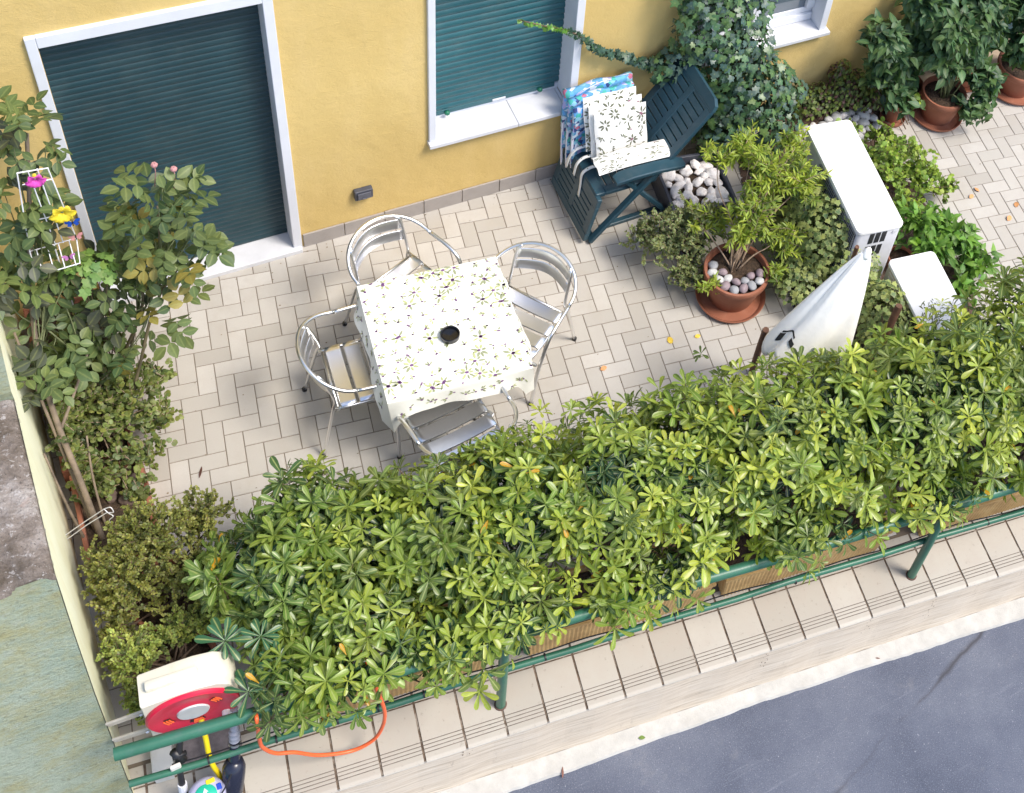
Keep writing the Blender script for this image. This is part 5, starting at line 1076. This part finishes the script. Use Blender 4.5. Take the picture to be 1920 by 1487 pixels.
# ------------------------------------------------------------------ hose reel corner
CR = mat('cream_plastic', (.66, .62, .50), .42, var=.05, scale=4, dirt=(.50, .38, .22), dscale=5, damt=.5); RD = mat('red_plastic', (.58, .012, .045), .32, var=.06, scale=6, dirt=(.4, .03, .05), dscale=8); ORH = mat('orange_hose', (.80, .13, .035), .4)
HR = Matrix.Translation((-.612, -2.865, .76)) @ Matrix.Rotation(-.12, 4, 'Z')
hr = thing('hose_reel', 'cream hose reel box with round red face, bracketed to the wall above the railing', 'hose reel', (-.612, -2.865, .76))
mb = MB(); W2 = .195; prof = [(-W2, -.215), (W2 - .03, -.215), (W2, -.17), (W2 + .004, .08), (W2 - .02, .15), (W2 - .07, .195), (.04, .208), (-.06, .196), (-W2, .170)]
n_ = len(prof)
for (ya, yb, ins) in ((-.045, .095, 0),):
    vs = [HR @ Vector((x * (1 - i_), y, z * (1 - i_))) for y, i_ in ((-.055, .03), (-.045, 0), (.09, 0), (.10, .03)) for x, z in prof]
    fs = [tuple(range(n_)), tuple(reversed(range(3 * n_, 4 * n_)))] + [(k * n_ + i, k * n_ + (i + 1) % n_, (k + 1) * n_ + (i + 1) % n_, (k + 1) * n_ + i) for k in range(3) for i in range(n_)]
    mb.add(vs, [tuple(reversed(f)) for f in fs])
mb.build('casing', CR, hr, auto=35)
mb = MB(); mb.rbox((-.15, .000, .168), (.07, .045, .222), .010, T=HR @ Matrix.Rotation(-.08, 4, 'Y')); mb.build('carry_handle', CR, hr, auto=40)
TD = HR @ Matrix.Translation((-.001, -.057, -.012)) @ Matrix.Rotation(PI / 2, 4, 'X')
dk = MB(); dk.lathe([(.0, .008), (.075, .008), (.090, .004), (.125, .004), (.150, .013), (.188, .017), (.197, .010), (.199, -.004), (.0, -.004)], 56, T=TD); disc = dk.build('red_face', RD, hr, auto=35)
mb = MB(); mb.lathe([(.0, .016), (.066, .015), (.070, .008)], 40, T=TD); mb.build('hub_plate', mat('pale_grey_plastic', (.50, .52, .52), .5), disc, auto=40)
for a in (.45, PI + .35, -PI / 2 + .05):
    mb = MB(); rows = []
    for q in np.linspace(-.28, .28, 9): rows.append([TD @ Vector((r_ * math.cos(a + q), r_ * math.sin(a + q), .0055)) for r_ in (.098, .140 + .010 * math.cos(q * 5))])
    mb.sheet(rows); mb.build('opening', BK, disc)
    for k in range(3):
        mb = MB(); mb.tube([TD @ Vector(((.106 + .012 * k) * math.cos(a + q), (.106 + .012 * k) * math.sin(a + q), .0075)) for q in np.linspace(-.14, .22, 6)], .0042, 6); mb.build('coiled_hose', ORH, disc)
mb = MB(); mb.lathe([(0, .05), (.020, .048), (.022, .04), (.020, .012), (0, .012)], 20, T=TD @ Matrix.Translation((.130, -.098, 0))); mb.build('crank_knob', mat('white_knob', (.75, .76, .76), .4), disc, auto=40)
ZN = mat('galvanised_strip', (.50, .46, .38), .5, metal=.3, var=.15, scale=10, dirt=(.4, .3, .18), dscale=12)
for z in (.80, .655):
    mb = MB(); mb.bar((-.968, -2.80 - (.80 - z) * .15, z - .13), (-.795, -2.835 - (.80 - z) * .2, z - .07), .012, .036, r=.003); br = mb.build('bracket', ZN, hr)
    mb = MB(); mb.lathe([(0, .006), (.006, .005), (.009, 0)], 10, T=Matrix.Translation((-.825, -2.838 - (.80 - z) * .2, z - .078)) @ Matrix.Rotation(PI / 2, 4, 'X')); mb.build('bolt', WHITE, br)
sb = thing('concrete_slab', 'rough purplish concrete slab on the coping below the hose reel', 'slab', (-.72, -2.88, 0)); mb = MB(); mb.rbox((-.40, 2.50, .001), (-.118, 2.70, .055), .008, T=TG); mb.build('block', mat('purplish_concrete', (.20, .17, .17), .95, var=.35, scale=20, bump=.8, bs=70), sb)
jb = thing('junction_box', 'pale grey plastic conduit box on the coping in the corner by the wall', 'box', (-.9, -2.86, 0)); mb = MB(); mb.rbox((-.522, 2.53, .0), (-.425, 2.72, .085), .008, T=TG); bx_ = mb.build('body', mat('pale_grey_box', (.52, .53, .52), .55, var=.05, scale=4, dirt=(.35, .33, .3), dscale=9), jb); mb = MB(); mb.rbox((-.516, 2.722, .006), (-.431, 2.732, .079), .004, T=TG); mb.build('end_cap', mat('pale_grey_box', (.5, .5, .5)), jb)
Gp = lambda L_: [G(a, w_, z) for a, w_, z in L_]
mb = MB(); mb.tube(Gp([(.02, 2.74, .70), (.0, 2.82, .78), (-.001, 2.885, .84), (-.010, 2.89, .62), (-.006, 2.89, .50), (.04, 2.89, .375), (.12, 2.89, .31), (.228, 2.89, .165), (.376, 2.89, .085), (.48, 2.89, .14), (.532, 2.885, .275), (.548, 2.88, .46), (.525, 2.86, .70), (.50, 2.78, .86), (.46, 2.68, .84)]), .0095, 10, smooth=8); tag(mb.build('red_hose', ORH, smooth=True, origin=G(.25, 2.89, .1)), 'orange-red rubber hose looping down over the green railing from the hedge', 'hose')
YH = mat('yellow_hose', (.78, .60, .01), .4)
mb = MB(); mb.tube([(-.60, -2.90, .66), (-.603, -2.94, .60), (-.608, -2.985, .50), (-.615, -3.015, .40), (-.612, -3.04, .30), (-.60, -3.06, .22), (-.60, -3.09, .17)], .0125, 10, smooth=6); tag(mb.build('yellow_hose', YH, smooth=True, origin=(-.6, -2.98, .4)), 'short yellow garden hose hanging from the reel behind the lower rail', 'hose')
vv = thing('tap_pipe', 'black taped water pipe with white tags, left of the yellow hose', 'pipe', (-.74, -3.02, 0))
mb = MB(); mb.tube([(-.685, -2.90, .60), (-.71, -2.95, .53), (-.735, -2.985, .45), (-.75, -3.02, .35), (-.76, -3.05, .22), (-.765, -3.06, .02)], [.012, .014, .018, .014, .016, .016], 10, smooth=6); mb.tube([(-.76, -2.99, .47), (-.70, -2.985, .46)], .012, 8); mb.tube([(-.75, -2.97, .49), (-.72, -3.0, .42)], .020, 8); mb.build('pipe', BK, vv, smooth=True)
mb = MB(); mb.rbox((-.782, -3.03, .415), (-.735, -3.012, .455), .006); mb.build('tag', mat('off_white_plastic', (.66, .64, .58), .5), vv); mb = MB(); mb.tube([(-.757, -3.045, .262), (-.762, -3.055, .205)], .021, 12); mb.build('white_band', WHITE, vv)
mb = MB(); mb.lathe([(0, .008), (.010, .008), (.013, 0), (.010, -.012)], 10, T=Matrix.Translation((-.69, -2.905, .60)) @ Matrix.Rotation(.6, 4, 'X')); mb.build('nut', mat('brass_grey', (.5, .5, .48), .35, metal=.8), vv)
ff = thing('water_filter', 'black water filter bottle under a grey ribbed connector, right of the yellow hose', 'filter', (-.53, -3.08, 0))
mb = MB()
p0, p1 = Vector((-.462, -2.955, .66)), Vector((-.495, -3.015, .44)); mb.tube([p0.lerp(p1, q) for q in np.linspace(0, 1, 25)], [.016 + (.004 if k % 3 == 0 else 0) + .006 * (k > 17) for k in range(25)], 14); mb.build('connector', mat('grey_blue_plastic', (.30, .31, .36), .45), ff, auto=40)
mb = MB(); q0, q1 = Vector((-.497, -3.02, .425)), Vector((-.575, -3.16, .10)); mb.tube([q0.lerp(q1, q) for q in (0, .05, .12, .3, .32, .42, .55, .85, .95, 1)], [.022, .026, .026, .027, .040, .052, .052, .045, .03, .02], 20); mb.build('bottle', mat('black_blue_plastic', (.015, .018, .035), .25), ff, auto=50)
mb = MB(); mb.tube([q0.lerp(q1, .005), q0.lerp(q1, .035)], .0275, 16); mb.build('clamp_ring', mat('steel_ring', (.6, .6, .6), .3, metal=.9), ff, auto=40)
wt = thing('water_timer', 'round lilac-grey water timer with a green face, on the street side of the lower rail', 'timer', (-.675, -3.17, .2))
TW = Matrix.Translation((-.672, -3.135, .235)) @ Matrix.Rotation(.15, 4, 'X')
mb = MB(); mb.lathe([(.0, -.06), (.06, -.055), (.082, -.02), (.084, .0), (.078, .022), (.060, .038), (.0, .042)], 40, T=TW); mb.build('housing', mat('lilac_grey_plastic', (.42, .42, .58), .35, var=.05), wt, auto=50)
mb = MB(); mb.lathe([(.0, .0455), (.046, .0445), (.050, .040)], 32, T=TW @ Matrix.Translation((-.004, -.006, 0))); fc = mb.build('face', mat('turquoise_green_plastic', (.02, .45, .30), .35, var=.05), wt, auto=50)
mb = MB(); mb.add([TW @ Vector(p) for p in ((-.006, -.02, .0475), (.004, -.02, .0475), (.004, .008, .0475), (.012, .004, .0475), (-.001, .026, .0475), (-.014, .004, .0475), (-.006, .008, .0475))], [tuple(range(7))]); mb.build('arrow_mark', WHITE, fc)
mb = MB(); mb.rbox((.010, .036, .026), (.05, .058, .044), .004, T=TW); mb.build('yellow_sticker', YH, wt); mb = MB(); mb.rbox((.048, -.006, .03), (.07, .024, .042), .004, T=TW); mb.build('blue_button', mat('blue_button', (.01, .06, .45), .35), wt)
mb = MB(); mb.tube([(-.675, -3.13, .19), (-.675, -3.10, .12), (-.675, -3.08, .01)], .012, 8, smooth=4); mb.build('inlet_pipe', BK, wt)
mb = MB(); mb.tube([(-.50, -3.06, .33), (-.58, -3.15, .30), (-.64, -3.19, .27)], .004, 6, smooth=5); mb.build('lead', BK, wt)

# ------------------------------------------------------------------ fallen leaves
FL = {'y': mat('yellow_dead_leaf', (.75, .52, .06), .7, var=.2, scale=30), 'o': mat('orange_dead_leaf', (.62, .30, .12), .7, var=.2, scale=30), 'b': mat('brown_dead_leaf', (.16, .07, .05), .8, var=.2, scale=30), 'g': mat('green_dead_leaf', (.14, .22, .04), .7, var=.2, scale=30)}
def dead(p, col, s_, label, yaw=None):
    mb = MB(); V, F, _ = T_ROSE if col != 'b' else T_NAR; yaw = random.uniform(0, 6.28) if yaw is None else yaw; T = Matrix.Translation(Vector(p) + Vector((0, 0, .004))) @ Matrix.Rotation(yaw, 4, 'Z') @ Matrix.Scale(s_, 4)
    mb.add([T @ Vector((v[0], v[1] - .5, .10 + v[2] * .4 + .12 * math.sin(v[0] * 7))) for v in V], F); tag(mb.build('fallen_leaf', FL[col], origin=p), label, 'leaf', 'fallen leaves'); 
for p, c, s_, lab in (((2.54, -1.55, .002), 'y', .055, 'bright yellow fallen leaf on the tiles left of the big pot'), ((2.72, -1.59, .002), 'y', .04, 'small pale yellow fallen leaf just below the big pot saucer'), ((2.06, -1.58, .002), 'o', .045, 'orange fallen leaf near the hedge, right of the table'), ((5.25, -1.22, .002), 'o', .05, 'pale orange fallen leaf on the right-hand tiles, nearest the lime shrub'), ((5.17, -1.26, .002), 'o', .045, 'pale orange fallen leaf touching the tip of the lime shrub'), ((5.46, -1.45, .002), 'o', .055, 'pale orange fallen leaf furthest right on the tiles'), ((5.33, -1.54, .002), 'o', .055, 'pale orange fallen leaf on the right-hand tiles, nearest the leafy herb'), ((-.29, -1.34, .002), 'b', .075, 'thin dark dead leaf on the tiles left of the hedge'),
                      ((*G(1.9, 3.09, -.585)[:2], -.585), 'g', .04, 'green leaf on the pale cement strip'), ((*G(1.43, 3.13, -.596)[:2], -.592), 'b', .06, 'curled reddish brown leaf at the asphalt edge'), ((*G(3.4, 3.09, -.585)[:2], -.585), 'b', .03, 'tiny grey-brown leaf far right on the cement strip'), ((*G(.3, 3.09, -.585)[:2], -.585), 'y', .03, 'small yellow leaf at the left of the cement strip')): dead(p, c, s_, lab)

# ------------------------------------------------------------------ small litter on the tiles
db = MB()
for _ in range(420):
    k = random.random()
    if k < .35: x, y = random.uniform(-.6, 5.5), -random.betavariate(1, 5) * .5 - .02
    elif k < .7: P_ = G(random.uniform(-.2, 4.5), random.uniform(1.2, 2.0)); x, y = P_.x, P_.y
    else: x, y = random.uniform(-.5, 5.6), random.uniform(-2.2, -.1)
    if x > 3.4 and x < 4.9: continue
    r_ = random.uniform(.002, .007); a = random.uniform(0, 6.28); q = random.uniform(.3, .8)
    db.add([(x + r_ * math.cos(a + t), y + r_ * q * math.sin(a + t) , .0035 + .001 * math.sin(t * 2)) for t in (0, 1.3, 2.4, 3.6, 5.0)], [(0, 1, 2, 3, 4)])
tag(db.build('leaf_litter', mat('litter_crumbs', (.17, .12, .06), .9, var=.6, scale=9), origin=(1, -1, 0)), 'scattered crumbs of dry leaf and grit on the terrace tiles', 'litter', kind='stuff')
